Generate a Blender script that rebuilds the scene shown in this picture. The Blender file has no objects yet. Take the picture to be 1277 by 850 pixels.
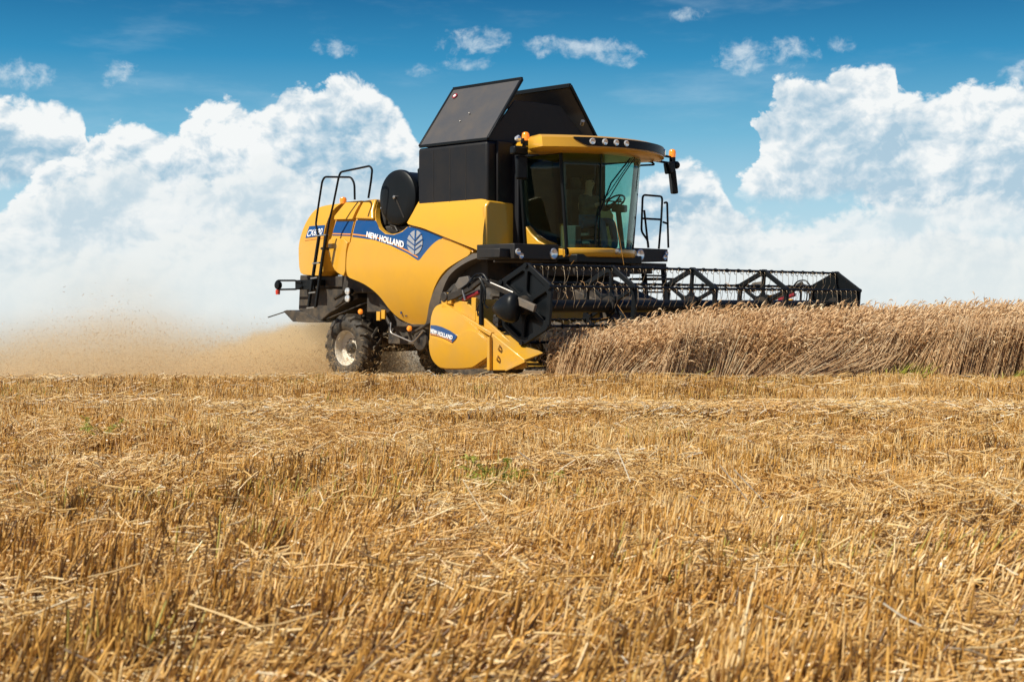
import bpy, bmesh, math, random
import numpy as np
from mathutils import Vector, Matrix
random.seed(7); rng = np.random.default_rng(7)
scene = bpy.context.scene
R = math.radians

# ------------------------------------------------------------------ camera
cam_d = bpy.data.cameras.new('camera'); cam = bpy.data.objects.new('camera', cam_d)
scene.collection.objects.link(cam); scene.camera = cam
FPX, HOR = 1830.0, 379.0                       # focal length and horizon row of the 1277 px wide photograph
cam_d.sensor_width = 36.0; cam_d.lens = 36.0 * FPX / 1277.0
cam_d.shift_y = -(425.0 - HOR) / 1277.0
cam.location = (0, 0, 1.05); cam.rotation_euler = (R(90), 0, 0)
cam_d.clip_start = 0.05; cam_d.clip_end = 9000
cam_d.dof.use_dof = True; cam_d.dof.focus_distance = 21.5; cam_d.dof.aperture_fstop = 5.6

# ------------------------------------------------------------------ light, exposure
SUN_EL, SUN_AZ = 47.0, -122.0                  # azimuth measured from +Y towards +X
sd = bpy.data.lights.new('sun', 'SUN'); sd.energy = 5.0; sd.angle = R(0.5); sd.color = (1.0, 0.93, 0.79)
sun = bpy.data.objects.new('sun', sd); scene.collection.objects.link(sun)
sv = Vector((math.sin(R(SUN_AZ)) * math.cos(R(SUN_EL)), math.cos(R(SUN_AZ)) * math.cos(R(SUN_EL)), math.sin(R(SUN_EL))))
sun.rotation_euler = sv.to_track_quat('Z', 'Y').to_euler(); sun.location = (-20, -10, 30)
scene.view_settings.view_transform = 'Standard'; scene.view_settings.look = 'None'
scene.view_settings.exposure = 0.38; scene.view_settings.gamma = 1.0
scene.cycles.use_denoising = True
scene.cycles.volume_step_rate = 2.0; scene.cycles.volume_max_steps = 128
scene.cycles.max_bounces = 6; scene.cycles.transparent_max_bounces = 12; scene.cycles.volume_bounces = 2
scene.cycles.diffuse_bounces = 3; scene.cycles.glossy_bounces = 3

# ------------------------------------------------------------------ node helper
class NT:
    def __init__(s, tree): s.t = tree; s.n = tree.nodes; s.l = tree.links
    def add(s, typ, **kw):
        n = s.n.new(typ)
        for k, v in kw.items(): setattr(n, k, v)
        return n
    def put(s, sock, v):
        if hasattr(v, 'links') or isinstance(v, bpy.types.NodeSocket): s.l.new(v, sock)
        else: sock.default_value = v
    def m(s, op, a, b=0.0, c=0.0, clamp=False):
        n = s.add('ShaderNodeMath', operation=op, use_clamp=clamp)
        s.put(n.inputs[0], a); s.put(n.inputs[1], b); s.put(n.inputs[2], c)
        return n.outputs[0]
    def sstep(s, x, a, b, y0=0.0, y1=1.0):
        n = s.add('ShaderNodeMapRange', interpolation_type='SMOOTHSTEP', clamp=True)
        s.put(n.inputs['Value'], x); s.put(n.inputs['From Min'], a); s.put(n.inputs['From Max'], b)
        s.put(n.inputs['To Min'], y0); s.put(n.inputs['To Max'], y1)
        return n.outputs['Result']
    def mix(s, f, a, b, blend='MIX'):
        n = s.add('ShaderNodeMix', data_type='RGBA', blend_type=blend)
        s.put(n.inputs[0], f); s.put(n.inputs[6], a); s.put(n.inputs[7], b)
        return n.outputs[2]
    def vm(s, op, a, b=(0, 0, 0)):
        n = s.add('ShaderNodeVectorMath', operation=op)
        s.put(n.inputs[0], a); s.put(n.inputs[1], b)
        return n.outputs[0]

def lin(r, g, b):
    f = lambda c: (c / 255 / 12.92) if c <= 10 else ((c / 255 + .055) / 1.055) ** 2.4
    return (f(r), f(g), f(b), 1.0)

# ------------------------------------------------------------------ sky: Nishita sky with cumulus banks, by direction
world = bpy.data.worlds.new('World'); scene.world = world; world.use_nodes = True
world.node_tree.nodes.clear(); W = NT(world.node_tree)
tc = W.add('ShaderNodeTexCoord'); dirv = tc.outputs['Generated']
sep = W.add('ShaderNodeSeparateXYZ'); W.l.new(dirv, sep.inputs[0])
azi = W.m('ARCTAN2', sep.outputs[0], sep.outputs[1]); ele = W.m('ARCSINE', sep.outputs[2])
def AZ(x): return math.atan((x - 638.5) / FPX)
def EL(x, y): return math.atan((HOR - y) / FPX * math.cos(AZ(x)))
AZ0, AZ1 = -0.42, 0.42
azn = W.m('DIVIDE', W.m('SUBTRACT', azi, AZ0), AZ1 - AZ0)
stretch = W.vm('MULTIPLY', dirv, (1, 1, 1.25))
wn = W.add('ShaderNodeTexNoise'); wn.inputs['Scale'].default_value = 22; wn.inputs['Detail'].default_value = 3
W.l.new(stretch, wn.inputs['Vector'])
warp = W.vm('ADD', stretch, W.vm('MULTIPLY', W.vm('SUBTRACT', wn.outputs['Color'], (.5, .5, .5)), (.022, .022, .022)))
def billow(vec, scale=34, det=4.0):
    v = W.add('ShaderNodeTexVoronoi', feature='F1', distance='EUCLIDEAN', normalize=True)
    v.inputs['Scale'].default_value = scale; v.inputs['Detail'].default_value = det
    v.inputs['Roughness'].default_value = .56; v.inputs['Lacunarity'].default_value = 2.1
    W.l.new(vec, v.inputs['Vector'])
    return W.m('SUBTRACT', 1.0, v.outputs['Distance'])
b0 = billow(warp)
b1 = billow(W.vm('ADD', warp, (-.0042, 0, .0052)))
n2 = W.add('ShaderNodeTexNoise'); n2.inputs['Scale'].default_value = 95; n2.inputs['Detail'].default_value = 7; n2.inputs['Roughness'].default_value = .62
W.l.new(warp, n2.inputs['Vector'])
n3 = W.add('ShaderNodeTexNoise'); n3.inputs['Scale'].default_value = 16; n3.inputs['Detail'].default_value = 4
W.l.new(stretch, n3.inputs['Vector'])
fine = W.m('SUBTRACT', n2.outputs['Fac'], .5); broad = W.m('SUBTRACT', n3.outputs['Fac'], .5)
c0_ = billow(warp, 15, 1.5); c1_ = billow(W.vm('ADD', warp, (-.010, 0, .012)), 15, 1.5)
bump = W.m('ADD', W.m('MULTIPLY', W.m('SUBTRACT', b0, b1), 4.4), W.m('MULTIPLY', W.m('SUBTRACT', c0_, c1_), 2.0))
edge = W.m('ADD', W.m('MULTIPLY', W.m('SUBTRACT', b0, .62), .046), W.m('MULTIPLY', fine, .016))
azw = W.m('ADD', azn, W.m('ADD', W.m('MULTIPLY', W.m('SUBTRACT', c0_, .62), .040), W.m('MULTIPLY', W.m('SUBTRACT', b0, .62), .022)))
def contour(pts):                               # skyline of a cloud bank: elevation as a function of azimuth
    n = W.add('ShaderNodeFloatCurve'); c = n.mapping.curves[0]
    n.mapping.use_clip = False
    P = sorted(((AZ(x) - AZ0) / (AZ1 - AZ0), EL(x, y) / 0.25) for x, y in pts)
    c.points[0].location = P[0]; c.points[1].location = P[-1]
    for p in P[1:-1]: c.points.new(*p)
    n.mapping.update()
    W.put(n.inputs['Value'], W.m('MAXIMUM', W.m('MINIMUM', azw, P[-1][0]), P[0][0]))
    return W.m('MULTIPLY', n.outputs[0], 0.25)
# clear sky
sky = W.add('ShaderNodeTexSky', sky_type='NISHITA'); sky.sun_disc = False
sky.sun_elevation = R(SUN_EL); sky.sun_rotation = R(SUN_AZ); sky.altitude = 100
sky.air_density = 1.0; sky.dust_density = 0.6; sky.ozone_density = 2.0
ramp = W.add('ShaderNodeValToRGB'); cr = ramp.color_ramp
W.l.new(W.m('DIVIDE', ele, 0.5, clamp=True), ramp.inputs['Fac'])
cr.elements[0].position = 0.0; cr.elements[0].color = lin(205, 226, 234)
cr.elements[1].position = 1.0; cr.elements[1].color = lin(10, 62, 126)
for p, c in ((.13, (168, 208, 226)), (.23, (108, 178, 210)), (.33, (40, 138, 186)), (.42, (0, 100, 152)), (.6, (4, 80, 138))):
    e = cr.elements.new(p); e.color = lin(*c)
skyc = W.mix(.94, W.vm('MULTIPLY', sky.outputs[0], (.115, .115, .115)), ramp.outputs[0])
# thin high wisps
ws = W.add('ShaderNodeTexNoise'); ws.inputs['Scale'].default_value = 9; ws.inputs['Detail'].default_value = 6; ws.inputs['Roughness'].default_value = .6
W.l.new(W.vm('MULTIPLY', dirv, (.6, .6, 2.6)), ws.inputs['Vector'])
skyc = W.mix(W.m('MULTIPLY', W.sstep(ws.outputs['Fac'], .5, .8), .34), skyc, lin(190, 215, 230))
LIT, SHADE = lin(241, 244, 244), lin(156, 188, 209)
def bank(col, top, bottom=None, amp=1.0, soft=.006, deep=.045, shade=1.0, white=LIT, dark=SHADE, opac=1.0):
    t = W.m('SUBTRACT', W.m('ADD', top, W.m('MULTIPLY', edge, amp)), ele)
    a = W.sstep(t, 0, soft)
    if bottom is not None:
        tb = W.m('SUBTRACT', ele, W.m('ADD', bottom, W.m('MULTIPLY', edge, -.7 * amp)))
        a = W.m('MULTIPLY', a, W.sstep(tb, -.002, .010))
    d = W.sstep(W.m('ADD', t, W.m('MULTIPLY', broad, .10)), .004, deep, 0, .72)
    sh = W.m('SUBTRACT', W.m('ADD', W.m('ADD', d, W.m('MULTIPLY', broad, 1.7)), W.m('MULTIPLY', fine, -.35)), bump, clamp=True)
    sh = W.m('MULTIPLY', sh, shade, clamp=True)
    a = W.m('MULTIPLY', a, W.m('SUBTRACT', 1.0, W.m('MULTIPLY', sh, .22)))
    return W.mix(W.m('MULTIPLY', a, opac), col, W.mix(sh, white, dark))
# small fair-weather puffs: soft ellipses broken up by noise
def puffs(col, lst):
    tot = None
    for (x, y, rx, ry) in lst:
        dx = W.m('DIVIDE', W.m('SUBTRACT', azi, AZ(x)), rx / FPX); dy = W.m('DIVIDE', W.m('SUBTRACT', ele, EL(x, y)), ry / FPX)
        q = W.m('SUBTRACT', 1.0, W.m('ADD', W.m('MULTIPLY', dx, dx), W.m('MULTIPLY', dy, dy)))
        tot = q if tot is None else W.m('MAXIMUM', tot, q)
    t = W.m('ADD', W.m('ADD', tot, W.m('MULTIPLY', fine, 5.5)), W.m('MULTIPLY', W.m('SUBTRACT', b0, .7), 3.5))
    a = W.sstep(t, -.3, 2.4, 0, .70)
    return W.mix(a, col, W.mix(W.m('MULTIPLY', W.m('SUBTRACT', .35, bump), .8, clamp=True), lin(226, 235, 240), lin(165, 195, 214)))
c = skyc
c = puffs(c, [(22, 92, 34, 17), (148, 90, 24, 15), (590, 54, 42, 15), (585, 80, 30, 8), (715, 58, 62, 13), (772, 70, 28, 13),
              (925, 72, 32, 24), (975, 66, 40, 17), (1049, 54, 18, 12), (860, 18, 22, 8), (1275, 92, 22, 16), (520, 88, 22, 8), (418, 60, 26, 12)])
c = bank(c, contour([(-90, 112), (0, 120), (30, 126), (70, 138), (100, 142), (116, 158), (124, 215), (150, 330), (1300, 360)]),
         contour([(-90, 235), (0, 238), (60, 225), (130, 200), (200, 250), (1300, 300)]), amp=.8, deep=.040)
c = bank(c, contour([(-90, 300), (20, 262), (60, 222), (90, 190), (120, 178), (150, 160), (180, 156), (215, 164), (240, 146), (262, 134), (290, 134),
                     (322, 140), (345, 124), (380, 104), (402, 116), (428, 94), (452, 98), (482, 116), (506, 146), (528, 186), (550, 250), (600, 290), (700, 300)]), deep=.060)
c = bank(c, contour([(760, 300), (815, 225), (850, 207), (885, 212), (905, 226), (925, 262), (990, 290), (1300, 300)]), deep=.05, amp=.8)
c = bank(c, contour([(900, 330), (930, 236), (946, 215), (960, 150), (972, 120), (990, 98), (1020, 104), (1052, 94), (1085, 88), (1122, 84), (1132, 118),
                     (1160, 116), (1190, 120), (1218, 106), (1250, 112), (1290, 112), (1380, 130)]),
         contour([(900, 240), (960, 244), (1010, 250), (1070, 246), (1110, 262), (1380, 290)]), deep=.075, amp=.9, shade=.8)
c = bank(c, contour([(-90, 280), (0, 268), (60, 240), (110, 215), (165, 205), (230, 232), (300, 215), (350, 196), (400, 226), (470, 220), (520, 250), (600, 290),
                     (800, 300), (880, 262), (950, 270), (1010, 278), (1060, 270), (1105, 258), (1150, 252), (1210, 248), (1290, 244), (1380, 230)]),
         amp=1.0, soft=.010, deep=.055, shade=.62, white=lin(236, 240, 240), dark=lin(184, 207, 220), opac=.85)
c = bank(c, contour([(-90, 330), (60, 322), (160, 300), (240, 282), (330, 270), (400, 305), (500, 300), (600, 330), (850, 320), (950, 326), (1030, 312), (1120, 300), (1200, 292), (1380, 286)]),
         amp=.9, soft=.014, deep=.05, shade=.45, white=lin(234, 238, 237), dark=lin(194, 212, 221), opac=.8)
c = W.mix(W.sstep(ele, .055, -.002, 0, .72), c, lin(226, 233, 232))
c = W.mix(W.sstep(ele, 0.0, -.05), c, lin(190, 176, 150))
bg = W.add('ShaderNodeBackground'); W.put(bg.inputs['Color'], c); bg.inputs['Strength'].default_value = 0.80
wo = W.add('ShaderNodeOutputWorld'); W.l.new(bg.outputs[0], wo.inputs['Surface'])

# ------------------------------------------------------------------ materials
MATS = {}
def mat(name, col=(.5, .5, .5), rough=.5, metal=0.0, coat=0.0, noise=0.0, nscale=6.0, dust=0.0, bump=0.0, bscale=40.0, emit=0.0, trans=None, spec=.5):
    m = bpy.data.materials.new(name); m.use_nodes = True; T = NT(m.node_tree)
    b = m.node_tree.nodes['Principled BSDF']
    c4 = (*col[:3], 1.0); b.inputs['Roughness'].default_value = rough; b.inputs['Metallic'].default_value = metal
    b.inputs['Coat Weight'].default_value = coat; b.inputs['Coat Roughness'].default_value = .12; b.inputs['Specular IOR Level'].default_value = spec
    tcn = T.add('ShaderNodeTexCoord'); base = c4
    n = T.add('ShaderNodeTexNoise'); n.inputs['Scale'].default_value = nscale; n.inputs['Detail'].default_value = 6; n.inputs['Roughness'].default_value = .65
    T.l.new(tcn.outputs['Object'], n.inputs['Vector'])
    if noise > 0:
        base = T.mix(T.m('MULTIPLY', T.sstep(n.outputs['Fac'], .35, .7), noise), c4, (c4[0] * .55, c4[1] * .55, c4[2] * .55, 1))
    if dust > 0:                                # field dust settled on the machine, in patches, thicker low down
        sp = T.add('ShaderNodeSeparateXYZ'); T.l.new(tcn.outputs['Object'], sp.inputs[0])
        low = T.sstep(sp.outputs[2], 2.4, .1, .25, 1.0)
        f = T.m('MULTIPLY', T.m('MULTIPLY', T.sstep(n.outputs['Fac'], .32, .72), low), dust, clamp=True)
        base = T.mix(f, base, (.40, .29, .17, 1))
        T.put(b.inputs['Roughness'], T.m('ADD', T.m('MULTIPLY', f, .4), rough, clamp=True))
    T.put(b.inputs['Base Color'], base)
    if bump > 0:
        n2 = T.add('ShaderNodeTexNoise'); n2.inputs['Scale'].default_value = bscale; n2.inputs['Detail'].default_value = 4
        T.l.new(tcn.outputs['Object'], n2.inputs['Vector'])
        bp = T.add('ShaderNodeBump'); bp.inputs['Strength'].default_value = bump; bp.inputs['Distance'].default_value = .02
        T.l.new(n2.outputs['Fac'], bp.inputs['Height']); T.l.new(bp.outputs[0], b.inputs['Normal'])
    if emit > 0:
        b.inputs['Emission Color'].default_value = c4; b.inputs['Emission Strength'].default_value = emit
    MATS[name] = m; return m
def glass(name, tint, gloss=.09, rough=.02):
    m = bpy.data.materials.new(name); m.use_nodes = True; T = NT(m.node_tree); T.n.clear()
    tr = T.add('ShaderNodeBsdfTransparent'); tr.inputs[0].default_value = (*tint, 1)
    gl = T.add('ShaderNodeBsdfGlossy'); gl.inputs['Roughness'].default_value = rough; gl.inputs['Color'].default_value = (.9, .95, .95, 1)
    lw = T.add('ShaderNodeLayerWeight'); lw.inputs['Blend'].default_value = .5
    mx = T.add('ShaderNodeMixShader'); T.l.new(T.m('ADD', T.m('MULTIPLY', T.m('POWER', lw.outputs['Facing'], 4.0), .45), gloss, clamp=True), mx.inputs[0])
    T.l.new(tr.outputs[0], mx.inputs[1]); T.l.new(gl.outputs[0], mx.inputs[2])
    o = T.add('ShaderNodeOutputMaterial'); T.l.new(mx.outputs[0], o.inputs[0]); MATS[name] = m; return m
YEL = mat('yellow_paint', (.67, .355, .026), .33, coat=.45, noise=.10, nscale=1.8, dust=.22, bump=.03, bscale=2.0)
YDK = mat('yellow_steel', (.66, .345, .014), .42, coat=.15, noise=.18, nscale=3, dust=.45)
BLU = mat('blue_decal', (.006, .065, .22), .3, coat=.4, noise=.1, dust=.12)
NAV = mat('navy_decal', (.01, .03, .10), .35, coat=.3)
ORA = mat('orange_stripe', (.75, .28, .05), .4)
WHT = mat('white_decal', (.82, .84, .86), .4, dust=.1)
SIL = mat('silver_decal', (.42, .43, .45), .35, metal=.3)
BLK = mat('black_plastic', (.008, .010, .012), .38, spec=.16, noise=.2, dust=.015, bump=.05, bscale=30)
TNK = mat('black_tank_panel', (.012, .014, .018), .50, noise=.3, nscale=2.0, dust=.10, bump=.12, bscale=2.5, spec=.2)
LID = mat('black_lid_sheet', (.060, .062, .066),   .38, noise=.35, nscale=2.2, dust=.35, bump=.45, bscale=1.6)
RLK = mat('reel_cover_black', (.006, .008, .010), .34, noise=.3, dust=.01, spec=.25)
DRK = mat('dark_steel', (.014, .014, .015), .5, metal=.15, noise=.3, dust=.22)
FRM = mat('dusty_chassis', (.022, .020, .019), .7, noise=.4, dust=.30)
GRY = mat('grey_fender_plastic', (.105, .095, .085), .6, noise=.2, dust=.4)
RUB = mat('rubber', (.012, .0115, .011), .7, noise=.3, dust=.28, bump=.2, bscale=30)
RIM = mat('cream_rim', (.66, .62, .53), .55, noise=.2, dust=.3)
ALU = mat('bare_metal', (.50, .48, .45), .35, metal=.9, noise=.2)
TIN = mat('tine_steel', (.42, .33, .22), .4, metal=.6)
AMB = mat('amber_lens', (.95, .26, .02), .2, coat=.5, emit=.35)
RED = mat('red_lens', (.60, .05, .03), .3, coat=.5)
MAR = mat('red_steel', (.25, .02, .03), .4)
LMP = mat('lamp_glass', (.78, .80, .82), .12, metal=.5, coat=1.0)
SEAT = mat('seat_cloth', (.06, .06, .065), .9)
TAN = mat('cab_trim', (.09, .07, .045), .8)
SKN = mat('skin', (.58, .33, .22), .55)
JEA = mat('denim', (.09, .17, .26), .9, noise=.3, nscale=30)
SHT = mat('brown_shirt', (.16, .14, .12), .9, noise=.3)
HAI = mat('dark_hair', (.02, .015, .01), .7)
GLA = glass('cab_glass', (.68, .85, .80), .024)

# ------------------------------------------------------------------ machine coordinates
# u = metres ahead of the reel axis, v = metres to the machine's right of its centre line, z = metres above eye level
A_ = R(45.2); CA, SA = math.cos(A_), math.sin(A_); X1, D1, VN = .144, 19.96, 3.85
UO, ZO = -4.0, 1.42
def pv(x, y, v):                                # a pixel of the photograph -> (u, z) on the side plane v
    L = VN - v; k = (x - 638.5) / FPX
    u = (k * (D1 + CA * L) - X1 - SA * L) / (CA + SA * k); d = D1 - SA * u + CA * L
    return (u, (HOR - y) / FPX * d)
def pu(x, y, u):                                # a pixel -> (v, z) on the cross plane u
    k = (x - 638.5) / FPX
    L = (k * (D1 - SA * u) - X1 - CA * u) / (SA - CA * k); d = D1 - SA * u + CA * L
    return (VN - L, (HOR - y) / FPX * d)
def P(u, v, z): return Vector((u - UO, -v, z + ZO))
def world_of(u, v, z): 
    L = VN - v; return Vector((X1 + CA * u + SA * L, D1 - SA * u + CA * L, z + 1.05))

COL = scene.collection
def link(o, parent=None):
    COL.objects.link(o)
    if parent is not None: o.parent = parent
    return o
def tag(o, label=None, cat=None, group=None, kind=None):
    if label: o['label'] = label
    if cat: o['category'] = cat
    if group: o['group'] = group
    if kind: o['kind'] = kind
    return o
def finish(name, bm, m, parent=None, smooth=35, bevel=0, seg=2):
    bmesh.ops.remove_doubles(bm, verts=bm.verts, dist=1e-5)
    bmesh.ops.recalc_face_normals(bm, faces=bm.faces)
    me = bpy.data.meshes.new(name); bm.to_mesh(me); bm.free()
    if not isinstance(m, (list, tuple)): m = [m]
    for q in m: me.materials.append(q)
    if smooth:
        me.shade_smooth(); me.set_sharp_from_angle(angle=R(smooth))
    o = bpy.data.objects.new(name, me); link(o, parent)
    if bevel:
        b = o.modifiers.new('bevel', 'BEVEL'); b.width = bevel; b.segments = seg; b.limit_method = 'ANGLE'; b.angle_limit = R(38)
        b.harden_normals = False
    return o
def bbox(bm, c, s, rot=None):
    M = Matrix.Translation(Vector(c)) @ (rot if rot is not None else Matrix.Identity(4)) @ Matrix.Diagonal((*s, 1))
    return bmesh.ops.create_cube(bm, size=1, matrix=M)
def mbox(bm, u0, u1, v0, v1, z0, z1):
    a, b = P(u0, v0, z0), P(u1, v1, z1)
    bbox(bm, (a + b) / 2, (abs(a.x - b.x), abs(a.y - b.y), abs(a.z - b.z)))
def tube(bm, pts, r, n=8, cap=True, r_end=None):
    pts = [Vector(p) for p in pts]; rings = []
    t0 = (pts[1] - pts[0]).normalized(); up = Vector((0, 0, 1)) if abs(t0.z) < .9 else Vector((0, 1, 0))
    nrm = t0.cross(up).normalized()
    for i, p in enumerate(pts):
        if i == 0: t = pts[1] - p
        elif i == len(pts) - 1: t = p - pts[i - 1]
        else: t = (pts[i + 1] - p).normalized() + (p - pts[i - 1]).normalized()
        t.normalize(); nrm = (nrm - t * nrm.dot(t)).normalized(); b = t.cross(nrm)
        rr = r if r_end is None else r + (r_end - r) * i / (len(pts) - 1)
        rings.append([bm.verts.new(p + (nrm * math.cos(2 * math.pi * k / n) + b * math.sin(2 * math.pi * k / n)) * rr) for k in range(n)])
    for a, b in zip(rings, rings[1:]):
        for k in range(n): bm.faces.new((a[k], a[(k + 1) % n], b[(k + 1) % n], b[k]))
    if cap: bm.faces.new(rings[0][::-1]); bm.faces.new(rings[-1])
def bar(bm, a, b, w, h, up=(0, 0, 1)):          # rectangular bar from a to b
    a, b = Vector(a), Vector(b); t = (b - a).normalized(); s = t.cross(Vector(up))
    if s.length < 1e-4: s = t.cross(Vector((1, 0, 0)))
    s.normalize(); q = s.cross(t)
    vs = [bm.verts.new(p + s * (w / 2 * i) + q * (h / 2 * j)) for p in (a, b) for i, j in ((-1, -1), (1, -1), (1, 1), (-1, 1))]
    for f in ((0, 1, 2, 3), (7, 6, 5, 4), (0, 4, 5, 1), (1, 5, 6, 2), (2, 6, 7, 3), (3, 7, 4, 0)): bm.faces.new([vs[i] for i in f])
def rounded(pts, r=.05, n=4):                   # rounds the bends of an open path
    pts = [Vector(p) for p in pts]; out = [pts[0]]
    for a, b, c_ in zip(pts, pts[1:], pts[2:]):
        l = min(r, (b - a).length * .45, (c_ - b).length * .45)
        p0 = b + (a - b).normalized() * l; p1 = b + (c_ - b).normalized() * l
        for k in range(n + 1):
            t = k / n; out.append(p0 * (1 - t) ** 2 + b * 2 * t * (1 - t) + p1 * t * t)
    out.append(pts[-1]); return out
def chaikin(pts, it=1, w=.25):
    for _ in range(it):
        q = []
        for a, b in zip(pts, pts[1:] + pts[:1]):
            q.append((a[0] * (1 - w) + b[0] * w, a[1] * (1 - w) + b[1] * w)); q.append((a[0] * w + b[0] * (1 - w), a[1] * w + b[1] * (1 - w)))
        pts = q
    return pts
def lathe(bm, prof, org, axis, n=32, closed=False):
    axis = Vector(axis).normalized(); e1 = axis.cross(Vector((0, 0, 1)))
    if e1.length < 1e-3: e1 = Vector((1, 0, 0))
    e1.normalize(); e2 = axis.cross(e1); rings = []
    for (r, h) in prof:
        c0 = Vector(org) + axis * h
        rings.append([bm.verts.new(c0 + (e1 * math.cos(2 * math.pi * k / n) + e2 * math.sin(2 * math.pi * k / n)) * max(r, 1e-4)) for k in range(n)])
    for a, b in zip(rings, rings[1:]):
        for k in range(n): bm.faces.new((a[k], a[(k + 1) % n], b[(k + 1) % n], b[k]))
    if not closed: bm.faces.new(rings[0][::-1]); bm.faces.new(rings[-1])
def sheet(name, pts, v, th, m, parent, warp=None, grid=.14, bevel=.012, seg=2, smooth=35, cross=False, mirror=False):
    """outline [(u,z)] on side plane v (or [(v,z)] on cross plane u=v when cross), th thick inwards, bent by warp(u,z)->dv"""
    bm = bmesh.new()
    f = bm.faces.new([bm.verts.new((p[0], 0, p[1])) for p in pts])
    bmesh.ops.recalc_face_normals(bm, faces=[f])
    r = bmesh.ops.extrude_face_region(bm, geom=[f])
    for g in r['geom']:
        if isinstance(g, bmesh.types.BMVert): g.co.y = -th
    if warp:
        us = [p[0] for p in pts]; zs = [p[1] for p in pts]
        for ax, lo, hi in ((0, min(us), max(us)), (2, min(zs), max(zs))):
            k = lo + grid
            while k < hi - .02:
                no = [0, 0, 0]; no[ax] = 1; co = [0, 0, 0]; co[ax] = k
                bmesh.ops.bisect_plane(bm, geom=list(bm.verts) + list(bm.edges) + list(bm.faces), plane_co=co, plane_no=no, dist=1e-4)
                k += grid
    s = -1 if mirror else 1
    for w in bm.verts:
        u, dy, z = w.co; dv = warp(u, z) if warp else 0
        w.co = P(v + dy, u, z) if cross else P(u, s * (v + dy + dv), z)
    return finish(name, bm, m, parent, smooth=smooth, bevel=bevel, seg=seg)
def text_on(name, body, quad, fn, m, parent, bold=.0, th=.004):
    """quad: bottom-left, bottom-right, top-left, top-right in sheet coordinates; fn(a,b,h)->local point"""
    cu = bpy.data.curves.new(name, 'FONT'); cu.body = body; cu.size = 1; cu.offset = bold; cu.space_character = 1.0 + bold * 1.2
    cu.extrude = .5; cu.resolution_u = 3
    o = bpy.data.objects.new(name, cu); COL.objects.link(o)
    dg = bpy.context.evaluated_depsgraph_get(); me = bpy.data.meshes.new_from_object(o.evaluated_get(dg))
    bpy.data.objects.remove(o)
    xs = [w.co.x for w in me.vertices]; ys = [w.co.y for w in me.vertices]
    x0, x1, y0, y1 = min(xs), max(xs), min(ys), max(ys)
    bl, br, tl, tr = quad
    for w in me.vertices:
        s, t = (w.co.x - x0) / (x1 - x0), (w.co.y - y0) / (y1 - y0)
        a = (bl[0] * (1 - s) + br[0] * s) * (1 - t) + (tl[0] * (1 - s) + tr[0] * s) * t
        b = (bl[1] * (1 - s) + br[1] * s) * (1 - t) + (tl[1] * (1 - s) + tr[1] * s) * t
        w.co = fn(a, b, th if w.co.z > 0 else -.002)
    me.materials.clear(); me.materials.append(m); me.name = name
    return link(bpy.data.objects.new(name, me), parent)
def plate(name, loops, fn, th, m, parent, bevel=.004):
    """flat plate with holes: loops in plate coordinates (first the outline), fn(a,b,h)->local point"""
    cu = bpy.data.curves.new(name, 'CURVE'); cu.dimensions = '2D'; cu.fill_mode = 'BOTH'; cu.extrude = max(th / 2 - bevel, .001); cu.bevel_depth = bevel; cu.bevel_resolution = 0
    for lp in loops:
        s = cu.splines.new('POLY'); s.points.add(len(lp) - 1); s.use_cyclic_u = True
        for q, p in zip(s.points, lp): q.co = (p[0], p[1], 0, 1)
    o = bpy.data.objects.new(name, cu); COL.objects.link(o)
    dg = bpy.context.evaluated_depsgraph_get(); me = bpy.data.meshes.new_from_object(o.evaluated_get(dg)); bpy.data.objects.remove(o)
    for w in me.vertices: w.co = fn(w.co.x, w.co.y, w.co.z)
    me.materials.clear(); me.materials.append(m); me.name = name
    me.shade_smooth(); me.set_sharp_from_angle(angle=R(30))
    return link(bpy.data.objects.new(name, me), parent)
def empty(name, loc, rz=0):
    o = bpy.data.objects.new(name, None); COL.objects.link(o); o.location = loc; o.rotation_euler = (0, 0, rz); o.empty_display_size = .3
    return o
def at(pxs, v): return [pv(x, y, v) for x, y in pxs]
def atu(pxs, u): return [pu(x, y, u) for x, y in pxs]

# ------------------------------------------------------------------ terrain
def ss(x, a, b):
    t = np.clip((x - a) / (b - a), 0, 1); return t * t * (3 - 2 * t)
def ground(x, y):
    x = np.asarray(x, float); y = np.asarray(y, float)
    z = -.37 * ss(y, 18.9, 22.9)
    z = z - .0452 * np.clip(y - 29, 0, None)
    z = z + .012 * np.sin(x * 1.7 + y * .6) + .010 * np.sin(y * 2.3 - x * .4) + .006 * np.sin(x * 5.1 + y * 4.3)
    z = z - .030 * ss(-x, 2, 8) * ss(y, 14, 19)
    z = z - .15 * rut(x, y)
    return z
def rut(x, y):                                  # wheel tracks crossing the stubble
    c0 = 8.9 - .28 * np.minimum(x, 0) - 1.15 * np.maximum(x, 0) + .45 * np.maximum(x - 1.4, 0) + .12 * np.sin(x * 2.7)
    c1 = 14.2 - .02 * x
    return np.exp(-((y - c0) / .26) ** 2) + .5 * np.exp(-((y - c1) / .3) ** 2)
bm = bmesh.new()
xs = np.concatenate([np.linspace(-1500, -40, 8), np.linspace(-30, -14, 9), np.linspace(-13, 13, 131), np.linspace(14, 30, 9), np.linspace(40, 1500, 8)])
ys = np.concatenate([np.linspace(-600, -10, 6), np.linspace(-5, 2, 8), np.linspace(2.2, 30, 190), np.linspace(32, 60, 12), np.linspace(90, 1600, 10)])
gx, gy = np.meshgrid(xs, ys); gz = ground(gx, gy)
vs = [[bm.verts.new((gx[j, i], gy[j, i], gz[j, i])) for i in range(len(xs))] for j in range(len(ys))]
for j in range(len(ys) - 1):
    for i in range(len(xs) - 1): bm.faces.new((vs[j][i], vs[j][i + 1], vs[j + 1][i + 1], vs[j + 1][i]))
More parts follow.
